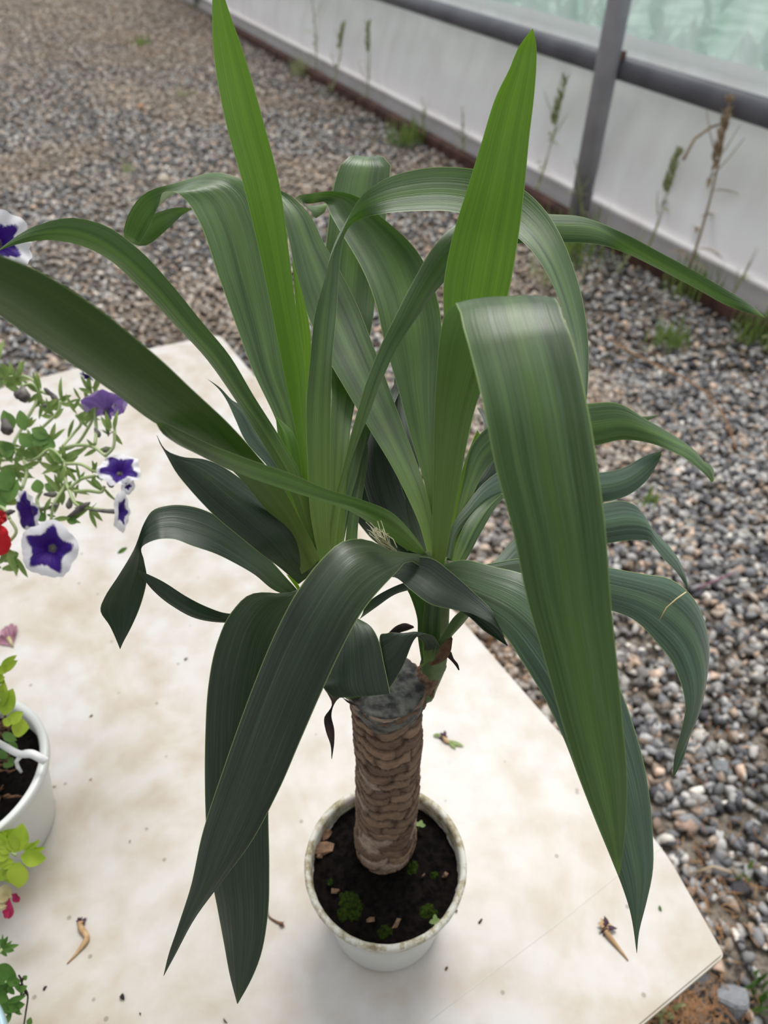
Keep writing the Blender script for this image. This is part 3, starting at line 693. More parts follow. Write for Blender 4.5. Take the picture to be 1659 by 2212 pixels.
def leaf(st, mat='leaf_mid', c=.10, n=46, nu=10, name='leaf', label=None, wav=.0, k=2, vee=.03, cut=False, parent=None):
    """blade from stations (ax,ay,bx,by,z[,dz]) : both edges as seen, distance and how far edge b lies behind edge a"""
    A, B = [], []
    rows = []
    for s in st:
        z = s[4]; dz = s[5] if len(s) > 5 else 0
        rows.append((s[0], s[1], s[2], s[3], z-dz/2, z+dz/2))
    # chord-length-ish parameter
    ed = [0]
    for i in range(1, len(rows)):
        a, b = rows[i-1], rows[i]
        ed.append(ed[-1] + max(8, math.hypot((a[0]+a[2]-b[0]-b[2])/2, (a[1]+a[3]-b[1]-b[3])/2)))
    tot = ed[-1]; sm_ = []
    tk = np.array(ed)/tot; arr = np.array(rows)
    # tangents (finite difference, non-uniform) -> cubic Hermite
    T = np.zeros_like(arr)
    for i in range(len(arr)):
        if i == 0: T[i] = (arr[1]-arr[0])/(tk[1]-tk[0])
        elif i == len(arr)-1: T[i] = (arr[-1]-arr[-2])/(tk[-1]-tk[-2])
        else:
            h0 = tk[i]-tk[i-1]; h1 = tk[i+1]-tk[i]; d0 = (arr[i]-arr[i-1])/h0; d1 = (arr[i+1]-arr[i])/h1; T[i] = (d0*h1+d1*h0)/(h0+h1)
    for j in range(n+1):
        t = j/n; i = min(np.searchsorted(tk, t, side='right')-1, len(arr)-2); h_ = tk[i+1]-tk[i]; f = (t-tk[i])/h_
        sm_.append((2*f**3-3*f**2+1)*arr[i] + (f**3-2*f**2+f)*h_*T[i] + (-2*f**3+3*f**2)*arr[i+1] + (f**3-f**2)*h_*T[i+1])
    A = [P(r[0], r[1], r[4]) for r in sm_]; B = [P(r[2], r[3], r[5]) for r in sm_]
    m = MB(); m.uv = []; m.al = []; L_ = 0; pn = None; sd_ = random.uniform(0, 50)
    for j in range(n+1):
        a, b = A[j], B[j]; mid = (a+b)/2
        t = ((A[min(j+1, n)]+B[min(j+1, n)]) - (A[max(j-1, 0)]+B[max(j-1, 0)]))
        if j: L_ += (mid-(A[j-1]+B[j-1])/2).length
        nn = (b-a).cross(t)
        nn = nn.normalized() if nn.length > 1e-12 else (pn or Vector((0, 0, 1)))
        if pn is not None and nn.dot(pn) < -.2 and False: nn = -nn
        pn = nn; w = (b-a).length
        t_along = j/n
        for i in range(nu+1):
            u = i/nu; x = 2*u-1
            prof = (1-x*x)*c + vee*(1-abs(x))
            off = nn*w*prof
            if wav: off += nn*wav*noise.noise(Vector((sd_+L_*28, u*1.5, 0)))*min(1, w/.02)
            m.v.append(tuple(a.lerp(b, u)+off)); m.uv.append((u, L_+sd_)); m.al.append(t_along)
    for j in range(n):
        for i in range(nu): m.f.append((j*(nu+1)+i, j*(nu+1)+i+1, (j+1)*(nu+1)+i+1, (j+1)*(nu+1)+i))
    o = m.build(name, M[mat], parent or yu)
    if label: o['label'] = label
    return o

# --- left crown
leaf([(684,1200,700,1200,.485),(666,1100,690,1100,.48,-.005),(652,1020,682,1015,.478,-.01),(639,935,664,925,.475,-.01),(610,790,660,795,.47,-.012),(586,667,639,662,.468,-.01),(562,552,625,552,.466,-.008),(529,412,606,410,.462),(488,266,570,266,.458),(461,108,524,108,.455),(458,16,490,10,.452),(462,-80,463,-80,.45)], 'leaf_young', -.12, label='tall bright upright leaf')
leaf([(676,1190,692,1190,.49),(636,1040,668,1040,.495),(599,915,650,915,.50),(545,798,620,790,.505),(513,711,612,705,.508),(472,597,596,590,.51,.004),(429,477,572,470,.512,.01),(401,432,545,408,.512,.014),(376,414,505,380,.510,.02),(352,416,455,373,.512,.022),(345,438,391,392,.525,.012),(332,468,316,416,.535,-.012),(312,508,272,478,.545,-.012),(298,528,268,512,.55,-.004),(318,480,302,532,.565,.01),(352,455,362,495,.575,.012),(384,448,392,466,.585,.006),(414,450,414,452,.59)], 'leaf_mid', -.10, n=90, label='arching leaf with hooked tip')
leaf([(672,1190,690,1180,.485),(617,1044,655,1035,.48),(563,950,605,945,.475),(505,859,550,858,.468,-.01),(443,772,494,765,.46,-.012),(384,708,440,700,.452,-.012),(309,629,362,604,.445,-.01),(233,559,292,532,.438,-.012),(179,532,229,488,.434,-.01),(130,521,152,470,.430,-.008),(87,519,88,484,.426,-.004),(33,529,40,507,.42),(-6,543,-6,542,.415)], 'leaf_mid', .10, label='slender leaf arching to the left edge')
leaf([(652,1240,692,1206,.475),(617,1152,653,1130,.465,-.008),(552,1072,609,1050,.445,-.015),(480,995,555,980,.42,-.02),(400,942,480,895,.392,-.02),(334,911,405,832,.368,-.022),(245,850,330,760,.345,-.025),(148,781,222,673,.325,-.025),(40,710,105,592,.305,-.025),(-60,645,-20,540,.29,-.02),(-190,560,-180,470,.28),(-330,440,-328,436,.27)], 'leaf_olive', .10, wav=.002, n=60, label='large near leaf leaving the frame at left')
leaf([(645,1262,690,1215,.48),(610,1232,668,1190,.475),(563,1196,640,1140,.465,.01),(508,1152,590,1085,.458,.012),(452,1103,530,1040,.45,.012),(410,1058,482,1008,.442,.01),(380,1020,440,992,.436,.006),(360,984,390,986,.43),(347,960,356,970,.427),(338,940,339,940,.424)], 'leaf_old', .12, wav=.002)
leaf([(630,1290,644,1276,.49),(592,1275,617,1246,.485,.01),(552,1243,581,1206,.48,.02),(508,1217,530,1160,.475,.02),(465,1196,475,1118,.468,.02),(415,1179,415,1094,.462,.015),(371,1164,363,1092,.458,.01),(334,1167,328,1104,.455,.01),(308,1180,312,1128,.458),(311,1210,290,1185,.462,-.015),(317,1245,258,1240,.468,-.02),(312,1280,226,1290,.472,-.02),(300,1318,217,1320,.476,-.018),(282,1358,237,1352,.48,-.01),(266,1388,251,1382,.483),(260,1402,259,1402,.485)], 'leaf_old', -.08, n=70)
leaf([(642,1310,640,1285,.505),(560,1335,560,1315,.5),(480,1345,492,1325,.497),(420,1335,445,1310,.49),(370,1308,402,1288,.482),(330,1275,350,1255,.475),(298,1235,299,1231,.468)], 'leaf_old', .14)
leaf([(640,1290,690,1250,.49,.01),(596,1281,668,1290,.478,.012),(540,1284,630,1330,.472,.012),(500,1322,606,1380,.47,.01),(470,1385,594,1460,.474,.008),(450,1480,586,1560,.482,.006),(443,1600,582,1650,.49,.006),(444,1760,580,1760,.50,.005),(452,1870,582,1880,.51,.004),(470,1965,579,1975,.52),(484,2040,564,2062,.53),(497,2110,541,2120,.535),(512,2168,514,2168,.54)], 'leaf_old', -.11, n=60, label='dark drooping leaf hanging past the pot')
leaf([(935,1245,925,1190,.475,.01),(885,1212,895,1196,.456,.01),(855,1238,845,1186,.446,.01),(828,1266,794,1165,.438,.012),(800,1298,745,1168,.43,.01),(769,1343,693,1210,.424,.006),(740,1398,650,1265,.422),(697,1490,600,1355,.426),(651,1595,540,1500,.436),(600,1712,480,1668,.448),(545,1815,437,1800,.458),(480,1905,412,1915,.468),(420,1985,383,2005,.478),(380,2060,363,2065,.486),(354,2108,353,2108,.492)], 'leaf_old', .10, n=60, wav=.0012, label='broad dark front leaf drooping to lower left')
leaf([(770,1250,770,1205,.50),(822,1252,838,1200,.475),(852,1247,880,1203,.462,.006),(888,1275,930,1205,.452,.01),(930,1305,975,1236,.444,.012),(985,1318,1018,1274,.436,.01),(1030,1330,1062,1318,.43,.004),(1066,1350,1070,1335,.428),(1088,1376,1089,1374,.43)], 'leaf_old', .12)
leaf([(985,1316,992,1312,.462),(1015,1334,1030,1320,.452),(1045,1362,1060,1340,.448),(1072,1380,1082,1366,.446),(1096,1396,1097,1394,.446)], 'leaf_old', .2)
# cut dark leaf in front of the trunk top
leaf([(735,1330,775,1337,.50),(722,1380,800,1352,.495),(708,1430,819,1385,.49),(700,1470,829,1430,.487),(704,1492,843,1497,.485),(719,1507,843,1498,.485)], 'leaf_old', -.10, n=24, label='leaf with cut off end', wav=.001)
leaf([(776,1338,786,1308,.505),(811,1313,812,1288,.50),(856,1283,856,1265,.495),(905,1270,900,1250,.49)], 'leaf_old', .12, n=16)
# strip leaf that twists and arches right, behind the bright upright leaf
leaf([(690,1215,712,1210,.475),(672,1120,713,1120,.472),(664,1000,713,1000,.47),(662,870,715,870,.468),(670,775,718,772,.466),(681,678,727,680,.466,.01),(700,608,731,613,.468,.02),(718,545,738,530,.472,.03),(742,494,752,494,.474,.03),(775,430,785,471,.474,.015),(820,393,830,461,.480),(900,366,900,456,.487,-.005),(981,361,975,457,.492,-.006),(1060,374,1050,476,.494,-.006),(1131,409,1100,500,.493,-.008),(1180,457,1145,538,.488,-.012),(1213,512,1180,588,.482,-.015),(1243,590,1208,650,.476,-.02),(1261,660,1228,712,.472,-.02),(1271,740,1242,760,.470,-.02),(1269,845,1255,840,.468,-.01),(1262,900,1260,900,.468)], 'leaf_mid', -.09, n=96, label='arching leaf twisting to the right')
# leaf crossing to the far right
leaf([(700,1210,722,1205,.482),(718,1098,738,1080,.485),(738,1020,760,970,.488,.01),(762,925,793,900,.492,.018),(790,828,827,816,.496,.02),(820,752,858,752,.50,.02),(850,690,905,680,.503,.02),(893,606,955,614,.508,.015),(940,528,1010,566,.512,.01),(985,486,1070,536,.516,.005),(1080,460,1135,525,.52),(1191,463,1219,524,.525),(1260,469,1290,528,.53),(1344,502,1349,546,.54,.012),(1420,542,1420,580,.548,.014),(1499,585,1499,621,.556,.012),(1575,630,1575,662,.565,.008),(1620,657,1618,677,.57),(1652,685,1651,686,.575)], 'leaf_mid', .12, n=80, label='long leaf reaching to the far right')
leaf([(704,1190,740,1190,.495),(708,1000,752,985,.51),(716,850,765,880,.525),(708,780,800,720,.54),(700,600,812,640,.555),(706,510,830,500,.56),(712,460,838,440,.562),(724,390,842,380,.563),(745,345,838,347,.566),(770,330,815,330,.572),(775,345,815,345,.59),(760,420,812,430,.60),(750,500,800,520,.60)], 'leaf_mid', -.10, n=60, label='leaf curling over backwards at top centre')
leaf([(660,1170,676,1170,.49),(655,1000,672,1000,.50),(650,860,670,860,.505),(645,740,671,722,.508),(638,650,655,640,.508),(631,562,632,561,.508)], 'leaf_young', .1, n=24)
leaf([(640,1100,668,1080,.50),(581,1011,622,985,.51),(530,952,585,930,.52),(508,905,550,880,.525),(490,866,507,868,.53),(470,838,474,836,.53),(446,817,446,817,.53)], 'leaf_old_sheen', .12)
leaf([(655,1200,690,1195,.488),(625,1100,655,1080,.49),(610,1010,650,1000,.492),(600,940,630,930,.495),(596,905,598,900,.498)], 'leaf_young', .12, n=24)
leaf([(618,1240,650,1275,.50),(640,1270,660,1290,.502),(660,1300,680,1310,.505)], 'leaf_young', .1, n=12)
# dark leaves at the back of the crowns
leaf([(716,1200,738,1200,.505),(724,1100,752,1100,.515),(745,1010,778,1000,.525),(760,930,790,915,.535),(775,880,777,880,.54)], 'leaf_mid', .1, n=24)
leaf([(740,1220,770,1220,.51),(752,1120,775,1120,.52),(768,1040,788,1040,.53),(780,980,795,970,.535),(790,945,791,944,.54)], 'leaf_mid', .1, n=20)
leaf([(880,1190,915,1190,.515),(830,1140,890,1120,.53),(790,1060,860,1020,.545),(782,980,850,930,.555),(800,920,850,880,.565),(840,850,862,845,.575),(868,800,869,800,.58)], 'leaf_old', .12, n=30)
leaf([(850,1200,905,1200,.52),(790,1150,880,1100,.535),(755,1090,850,1050,.55),(770,1010,840,1000,.56),(800,930,830,940,.57)], 'leaf_old', -.1, n=30)
leaf([(700,1225,730,1235,.50),(715,1150,745,1160,.515),(735,1060,765,1060,.53),(760,960,790,970,.54),(800,880,815,885,.55)], 'leaf_mid', -.1, n=24)
leaf([(905,1200,935,1200,.51),(860,1080,910,1060,.54),(850,960,900,950,.56),(848,880,885,880,.575),(855,800,880,800,.585),(866,760,868,760,.59)], 'leaf_old', .1, n=24)
# --- right crown
leaf([(934,1230,955,1230,.49),(934,1134,972,1140,.489),(938,1000,1000,1000,.488,.004),(942,830,1040,830,.486,.006),(958,700,1078,710,.482,.004),(958,616,1102,618,.478),(976,518,1119,518,.474),(1012,399,1134,396,.468),(1038,315,1143,300,.465),(1074,202,1155,195,.461),(1100,150,1159,135,.459),(1124,95,1158,92,.458),(1150,62,1151,62,.456)], 'leaf_young', -.14, n=60, label='bright upright leaf with pointed tip')
leaf([(932,1222,958,1226,.478),(934,1134,974,1145,.472,.004),(936,1030,992,1050,.462,.01),(939,881,1030,870,.44,.016),(944,790,1075,765,.42,.016),(952,715,1130,690,.395,.012),(964,672,1178,655,.37,.006),(982,655,1196,643,.352),(1002,712,1217,685,.338),(1022,785,1240,748,.331),(1044,877,1268,870,.326),(1071,1012,1290,1000,.327,-.004),(1108,1150,1309,1150,.332,-.006),(1139,1297,1320,1297,.342,-.006),(1175,1420,1333,1430,.356,-.006),(1214,1560,1345,1560,.372,-.004),(1262,1710,1355,1700,.392),(1300,1800,1350,1800,.405),(1325,1862,1343,1862,.414),(1337,1892,1338,1892,.418)], 'leaf_mid', -.07, n=80, label='large near leaf folding forward and hanging down')
leaf([(950,1250,948,1222,.475),(990,1300,1000,1209,.462,.01),(1040,1330,1066,1224,.452,.012),(1085,1368,1130,1240,.446,.012),(1130,1433,1210,1290,.445,.01),(1175,1507,1270,1370,.45,.006),(1215,1590,1325,1455,.457),(1250,1680,1372,1578,.466),(1285,1770,1398,1685,.476),(1320,1855,1410,1800,.485),(1345,1918,1410,1885,.49),(1360,1965,1396,1952,.495),(1368,2005,1381,2011,.50),(1375,2058,1376,2059,.505)], 'leaf_old_sheen', -.11, n=60, label='dark leaf hanging beside the large near leaf')
leaf([(945,1205,936,1222,.475),(890,1192,906,1172,.462),(834,1156,850,1110,.45,-.008),(765,1109,791,1083,.44,-.012),(690,1080,700,1054,.428,-.02),(602,1051,631,1024,.415,-.025),(498,1013,527,988,.40,-.025),(425,978,450,958,.388,-.02),(371,952,390,930,.38,-.012),(345,929,352,914,.374),(337,914,338,912,.37)], 'leaf_mid', .12, n=54, label='leaf crossing in front of both crowns')
leaf([(928,1216,940,1180,.488),(906,1134,934,1123,.492),(881,1076,921,1062,.497),(852,1018,903,1007,.503,.004),(794,921,866,908,.513,.006),(744,837,834,819,.522,.008),(700,760,802,735,.53,.01),(664,680,776,668,.536,.012),(637,586,738,591,.54,.012),(622,510,700,526,.543,.01),(600,440,662,455,.546,.006),(575,410,612,414,.55),(560,400,561,399,.552)], 'leaf_mid', -.12, n=60, label='broad leaf leaning to the left')
leaf([(934,1210,950,1210,.494),(921,1062,940,1062,.50),(888,946,941,950,.51),(859,837,946,850,.518,.004),(830,738,955,735,.526,.006),(808,645,946,650,.532,.006),(775,567,912,560,.535),(738,505,872,510,.536,-.006),(716,467,815,462,.538,-.01),(700,436,765,422,.542,-.015),(686,438,721,413,.55,-.015),(668,440,672,418,.556,-.01),(655,440,638,425,.562,.008),(672,458,664,446,.568,.01),(682,472,700,440,.575,.01),(700,460,706,440,.58)], 'leaf_mid', -.11, n=80, label='leaf arching back to the left')
leaf([(965,1210,985,1215,.495),(985,1110,1005,1120,.505),(1000,1040,1030,1050,.512),(1020,960,1062,1000,.52,.01),(1090,900,1130,960,.53,.015),(1180,880,1200,960,.54,.015),(1266,872,1282,963,.55,.012),(1335,871,1345,950,.556,.01),(1393,904,1406,958,.562),(1450,937,1447,974,.567,-.01),(1500,972,1485,994,.572,-.02),(1520,996,1508,1012,.576,-.015),(1540,1008,1526,1028,.58,-.01),(1543,1036,1537,1042,.583)], 'leaf_mid', .10, n=54, label='pale leaf curving out on the right')
leaf([(961,1202,975,1210,.492),(977,1134,990,1150,.498),(1008,1089,1020,1120,.505),(1044,1044,1060,1085,.515),(1090,1012,1110,1075,.527),(1180,1005,1195,1085,.545),(1293,1021,1302,1085,.56),(1347,1010,1360,1068,.567),(1393,985,1405,1028,.572),(1428,973,1426,990,.576)], 'leaf_old_sheen', .10, n=40)
leaf([(972,1230,990,1232,.488),(985,1180,1008,1208,.492),(1012,1120,1042,1145,.50),(1050,1082,1072,1095,.51),(1080,1064,1092,1070,.52)], 'leaf_mid', .12, n=24)
leaf([(985,1240,1000,1260,.488),(1058,1222,1100,1255,.50),(1108,1166,1150,1230,.512),(1200,1110,1225,1190,.525),(1304,1087,1316,1173,.535),(1347,1082,1361,1167,.54),(1380,1098,1400,1168,.545),(1405,1138,1416,1185,.55,-.015),(1440,1174,1434,1208,.555,-.02),(1465,1207,1458,1232,.56,-.015),(1482,1247,1476,1257,.565),(1488,1276,1487,1276,.57)], 'leaf_old_sheen', .10, n=44)
leaf([(968,1225,968,1260,.482),(1040,1220,1050,1290,.485),(1130,1205,1130,1300,.49),(1230,1210,1230,1305,.493),(1316,1226,1325,1320,.497),(1390,1240,1378,1345,.50,-.004),(1451,1252,1420,1390,.503,-.008),(1498,1292,1450,1428,.507,-.01),(1524,1347,1466,1464,.511,-.014),(1533,1400,1476,1496,.516,-.018),(1528,1456,1480,1530,.521,-.02),(1514,1530,1472,1575,.526,-.015),(1493,1583,1463,1610,.53,-.01),(1476,1640,1456,1640,.534),(1455,1680,1453,1680,.537)], 'leaf_old_sheen', .09, n=60, label='dark leaf bending down at far right')
leaf([(975,1140,995,1150,.505),(985,1075,1012,1090,.512),(1000,1010,1036,1020,.52),(1018,960,1050,975,.526),(1031,929,1050,974,.528)], 'leaf_young', .08, n=20)
leaf([(990,1060,1010,1100,.53),(1030,1000,1080,1040,.545),(1045,920,1110,980,.56),(1030,880,1070,900,.57)], 'leaf_old', .1, n=20)
leaf([(1130,905,1125,950,.565),(1290,880,1290,935,.58),(1380,900,1380,916,.588),(1424,897,1424,898,.59)], 'leaf_mid', .1, n=20)
# low small leaf and green sheaths on the right stem
leaf([(952,1420,906,1438,.515),(950,1396,915,1392,.508),(936,1374,900,1375,.498,-.004),(900,1376,862,1367,.492),(870,1440,835,1368,.492),(845,1482,820,1376,.494),(832,1490,822,1420,.496)], 'leaf_old', .10, n=36)
leaf([(912,1440,952,1415,.52),(903,1380,950,1372,.517),(900,1330,940,1300,.512),(885,1285,925,1262,.508),(872,1262,900,1240,.505)], 'leaf_mid', -.18, n=20)
leaf([(935,1440,968,1415,.515),(940,1400,975,1376,.510),(962,1360,1005,1342,.50),(985,1328,1030,1310,.492),(1010,1310,1045,1290,.485)], 'leaf_mid', .16, n=20)
leaf([(915,1430,948,1430,.512),(912,1360,952,1350,.508),(918,1300,955,1290,.504),(925,1240,958,1230,.50)], 'leaf_mid', -.2, n=16)
# dry sheaths
def dry(st, mat='dry', name='dry_sheath', **k): leaf(st, mat, .15, n=24, nu=6, name=name, wav=.003, **k)
dry([(975,1372,978,1380,.505),(950,1400,972,1412,.503),(938,1425,958,1428,.502),(925,1432,930,1440,.502)], 'dry')
dry([(960,1415,975,1408,.505),(972,1425,980,1422,.507),(985,1440,990,1436,.508),(990,1448,993,1448,.51)], 'dry_dark')
dry([(700,1488,712,1482,.535),(708,1500,735,1505,.535),(716,1515,728,1512,.532),(700,1552,716,1545,.53),(704,1580,722,1575,.53),(714,1610,722,1605,.53),(716,1640,717,1640,.53)], 'dry_dark', 'dry_leaf', label='shrivelled brown leaf hanging from the trunk top')
dry([(735,1500,770,1515,.535),(745,1512,775,1522,.532),(760,1518,790,1520,.53)], 'dry_dark')
dry([(838,1368,845,1380,.56),(856,1352,862,1368,.56),(876,1346,880,1362,.56),(893,1352,895,1356,.56)], 'dry_dark', 'dry_leaf')
m = MB()
for i in range(22):
    rr = random.Random(i); b = P(850+rr.uniform(-8, 8), 1188+rr.uniform(-5, 4), .436); t = P(812+rr.gauss(0, 16), 1145+rr.gauss(0, 9), .432+rr.uniform(-.006, .006))
    q = b.lerp(t, .5)+Vector((rr.gauss(0, .002), rr.gauss(0, .002), rr.gauss(0, .002))); m.tube([b, q, t], [.0003, .00025, .00015], 5)
m.build('fibre_tuft', M['fibre'], yu)
# pale scratch across the far right bent leaf
m = MB(); sp = [P(1482, 1279, .4955), P(1462, 1293, .493), P(1440, 1312, .4905), P(1424, 1340, .4885)]
m.tube(sp, [.0006, .0006, .0005, .0004], 5); o = m.build('scratch', M['cream_dry'], yu); o['label'] = 'pale yellow crease line on a leaf'

# ---------------------------------------------------------------- petunias and the other pots on the left
PURP = lin(52, 10, 120); PURP2 = lin(34, 6, 84); WHT = lin(236, 234, 240); LIL = lin(132, 100, 176); RED = lin(206, 30, 40)
def flower(c, nrm, R, parent, star=.55, inner=PURP, outer=WHT, rot=0, label=None, tube=True, phase=0, wob=.10, name='flower', tubedir=None):
    c = Vector(c); nrm = Vector(nrm).normalized(); ux = nrm.cross(Vector((0, 1, .2))).normalized(); uy = nrm.cross(ux)
    m = MB(); n1, n2 = 16, 90; cols = []
    for i in range(n1+1):
        t = i/n1
        for k in range(n2):
            a = 2*math.pi*k/n2; l5 = math.cos(5*(a-rot))
            edge = 1+.05*l5+.07*noise.noise(Vector((math.cos(a)*5, math.sin(a)*5, phase)))
            r = R*(.06+.94*t)*edge
            lift = R*(-.55*(1-t)**3 + wob*t*t*noise.noise(Vector((math.cos(a)*2.2, math.sin(a)*2.2, phase+3))) - .12*t**3)
            m.v.append(tuple(c + ux*r*math.cos(a) + uy*r*math.sin(a) + nrm*lift))
            lim = star*(1+.17*math.cos(5*(a-rot))+.05*math.cos(10*(a-rot))+.06*noise.noise(Vector((math.cos(a)*6, math.sin(a)*6, 8))))
            s_ = max(0, min(1, (t-lim)/.05+.5)); col = np.array(inner)*(1-s_)+np.array(outer)*s_
            if t < .1: col = np.array(lin(150, 140, 130))*.6 + np.array(PURP2)*.4 if inner is PURP else col*.6
            cols.append(tuple(col*(1-.25*(1-abs(l5))*(1-s_)*.6)))
    m.c = cols
    for i in range(n1):
        for k in range(n2): m.f.append((i*n2+k, i*n2+(k+1) % n2, (i+1)*n2+(k+1) % n2, (i+1)*n2+k))
    o = m.build(name, M['petal'], parent)
    if label: o['label'] = label
    if tube:
        td = Vector(tubedir).normalized() if tubedir else -nrm
        tb_ = MB(); p0 = c - nrm*R*.45; tb_.tube([p0, p0+(td-nrm*.4).normalized()*R*.5, p0+td*R*1.1, p0+td*R*1.25], [R*.12, R*.1, R*.06, R*.03], 10); tb_.build('flower_tube', M['bud'], o)
        ca = MB()
        for k in range(5):
            a = k*1.257; side = ux*math.cos(a)+uy*math.sin(a); ca.blade(p0+td*R*1.2, (-td*.8+side*.7), side, R*.5, R*.1, bend=-.2)
        ca.build('calyx', M['herb'], o)
    return o
def stemset(mb, lst, r=.0013):
    for pts in lst:
        q = crom([tuple(P(*p)) for p in pts], 5*(len(pts)-1)); mb.tube([Vector(x) for x in q], r, 6)
def leaflets(mb, lst, seed=1):
    """clusters of narrow leaves: (px,py,z,n,len,width)"""
    rr = random.Random(seed)
    for (x, y, z, n_, l, w) in lst:
        for i in range(max(4, int(n_*.62))):
            a = rr.uniform(0, 6.28); d = Vector((math.cos(a), .5*math.sin(a), math.sin(a)*.9+.35)); mb.blade(P(x+rr.uniform(-6, 6), y+rr.uniform(-6, 6), z+rr.uniform(-.006, .006)), d, Vector((rr.uniform(-.5, .5), -1, .8)), l*rr.uniform(.7, 1.25), w*rr.uniform(.8, 1.2), bend=rr.uniform(0, .5), n=6)
def bladepx(mb, x0, y0, x1, y1, z, w, dz=0, bend=.1, nrm=(0, -.7, .8), shape=.45, col=None):
    a = P(x0, y0, z); b = P(x1, y1, z+dz); mb.blade(a, b-a, nrm, (b-a).length, w, bend=bend, n=9, shape=shape, col=col)
def pot_at(cx, cy, R, hgt, parent, mat, base_z=TABLE_Z, rimname='rim'):
    m = MB(); c = (cx, cy, 0); m.lathe([(0, base_z+.001), (R*.68, base_z+.0005), (R*.72, base_z+.004), (R*.93, base_z+hgt-.022), (R*.955, base_z+hgt-.018), (R*.97, base_z+hgt-.004)], c, 96); p = m.build('pot', mat, parent)
    m = MB(); m.lathe([(R*.955, base_z+hgt-.014), (R*1.0, base_z+hgt-.012), (R*1.005, base_z+hgt-.002), (R*.99, base_z+hgt), (R*.93, base_z+hgt-.001), (R*.90, base_z+hgt-.006), (R*.89, base_z+hgt-.04)], c, 96); m.build(rimname, mat, p)
    m = MB(); na = 60
    for i in range(21):
        for k in range(na):
            r = R*.895*i/20; a = 2*math.pi*k/na; x, y = cx+r*math.cos(a), cy+r*math.sin(a); m.v.append((x, y, base_z+hgt-.03+.006*noise.noise(Vector((x*60, y*60, 1)))+.003*noise.noise(Vector((x*200, y*200, 1)))))
    for i in range(20):
        for k in range(na): m.f.append((i*na+k, (i+1)*na+k, (i+1)*na+(k+1) % na, i*na+(k+1) % na))
    m.build('soil', M['soil'], parent); return p
# A: white-edged purple petunia whose pot stands just outside the frame
pc = PH(-330, 1180, TABLE_Z+.14)
pa_ = thing('purple_petunia', 'petunia with white-edged deep purple flowers and thin stems above the table', 'plant', (pc.x, pc.y, TABLE_Z))
pot_at(pc.x, pc.y, .09, .14, pa_, M['white_plastic'])
m = MB(); hub = (-60, 1010, .86)
stemset(m, [[(-330,1140,.98),(-180,1060,.92),hub], [hub,(0,995,.84),(60,990,.82),(130,975,.80)], [(130,975,.80),(165,960,.8),(190,925,.8),(200,900,.8),(195,860,.8)], [(130,970,.8),(160,935,.82),(175,915,.82),(165,895,.82)],
    [(60,990,.82),(70,945,.83),(90,925,.83),(125,890,.83),(130,865,.83)], [(60,995,.82),(80,990,.8),(110,970,.8),(140,1000,.79)], [(130,968,.8),(165,962,.79),(200,965,.78),(228,985,.77)],
    [(140,1002,.79),(175,1003,.78),(205,1018,.77),(235,1012,.77)], [(140,1000,.79),(142,1040,.78),(150,1060,.77),(165,1090,.76),(200,1098,.76),(245,1105,.75)], [(150,1055,.77),(175,1035,.77),(205,1028,.76)],
    [(160,1062,.77),(190,1060,.76),(218,1063,.76),(226,1050,.76)], [(205,960,.78),(208,930,.79),(205,880,.8),(213,850,.81),(200,835,.81)], [(50,990,.82),(58,1020,.81),(48,1055,.8)], [hub,(-20,1080,.8),(10,1100,.78),(20,1120,.76)],
    [(228,985,.77),(245,965,.77),(248,930,.77)], [(40,990,.82),(30,960,.83),(50,920,.84),(85,850,.85),(60,815,.86),(10,815,.87)], [(-60,1010,.86),(-40,900,.87),(10,820,.87)], [(85,850,.85),(70,830,.85),(45,835,.85)], [(88,845,.85),(100,850,.85),(110,852,.85)],
    [(10,1180,.76),(35,1150,.76),(22,1122,.76)], [(-60,1010,.86),(-80,800,.80),(-40,600,.70),(-20,545,.66)], [(0,1210,.76),(25,1210,.76),(30,1190,.76)], [(85,1100,.78),(80,1080,.79),(90,1060,.79)], [(110,1140,.77),(112,1110,.77),(118,1085,.77),(140,1050,.78)]], .0018)
m.build('stems', M['stem'], pa_)
m = MB()
leaflets(m, [(130,868,.83,9,.022,.005),(165,900,.82,10,.02,.005),(168,862,.82,7,.018,.004),(198,850,.8,9,.022,.005),(200,880,.8,9,.02,.005),(245,930,.77,9,.02,.005),(215,968,.78,8,.018,.005),(85,845,.85,12,.022,.005),(100,868,.85,10,.022,.006),
    (140,1000,.79,12,.024,.006),(85,995,.81,14,.028,.007),(120,1005,.8,10,.024,.006),(135,1045,.78,9,.022,.005),(170,1040,.77,6,.018,.004),(225,1058,.76,8,.018,.004),(195,1100,.76,9,.018,.005),(135,1062,.78,10,.02,.005),(150,1122,.76,8,.018,.005),(95,1110,.77,6,.014,.004),
    (30,1000,.82,10,.026,.006),(0,1010,.83,12,.03,.008),(-20,960,.84,10,.03,.009),(10,820,.87,16,.03,.008),(40,815,.86,8,.022,.006),(0,790,.87,14,.03,.008),(-10,1080,.8,14,.03,.01),(20,1190,.76,8,.022,.006),(35,1205,.76,8,.02,.005),(0,1225,.76,8,.02,.006),(60,925,.84,8,.02,.005),(205,1028,.77,5,.014,.004),(120,900,.83,8,.02,.005),(110,955,.81,9,.022,.006)], 5)
m.build('foliage', M['herb'], pa_)
m = MB()
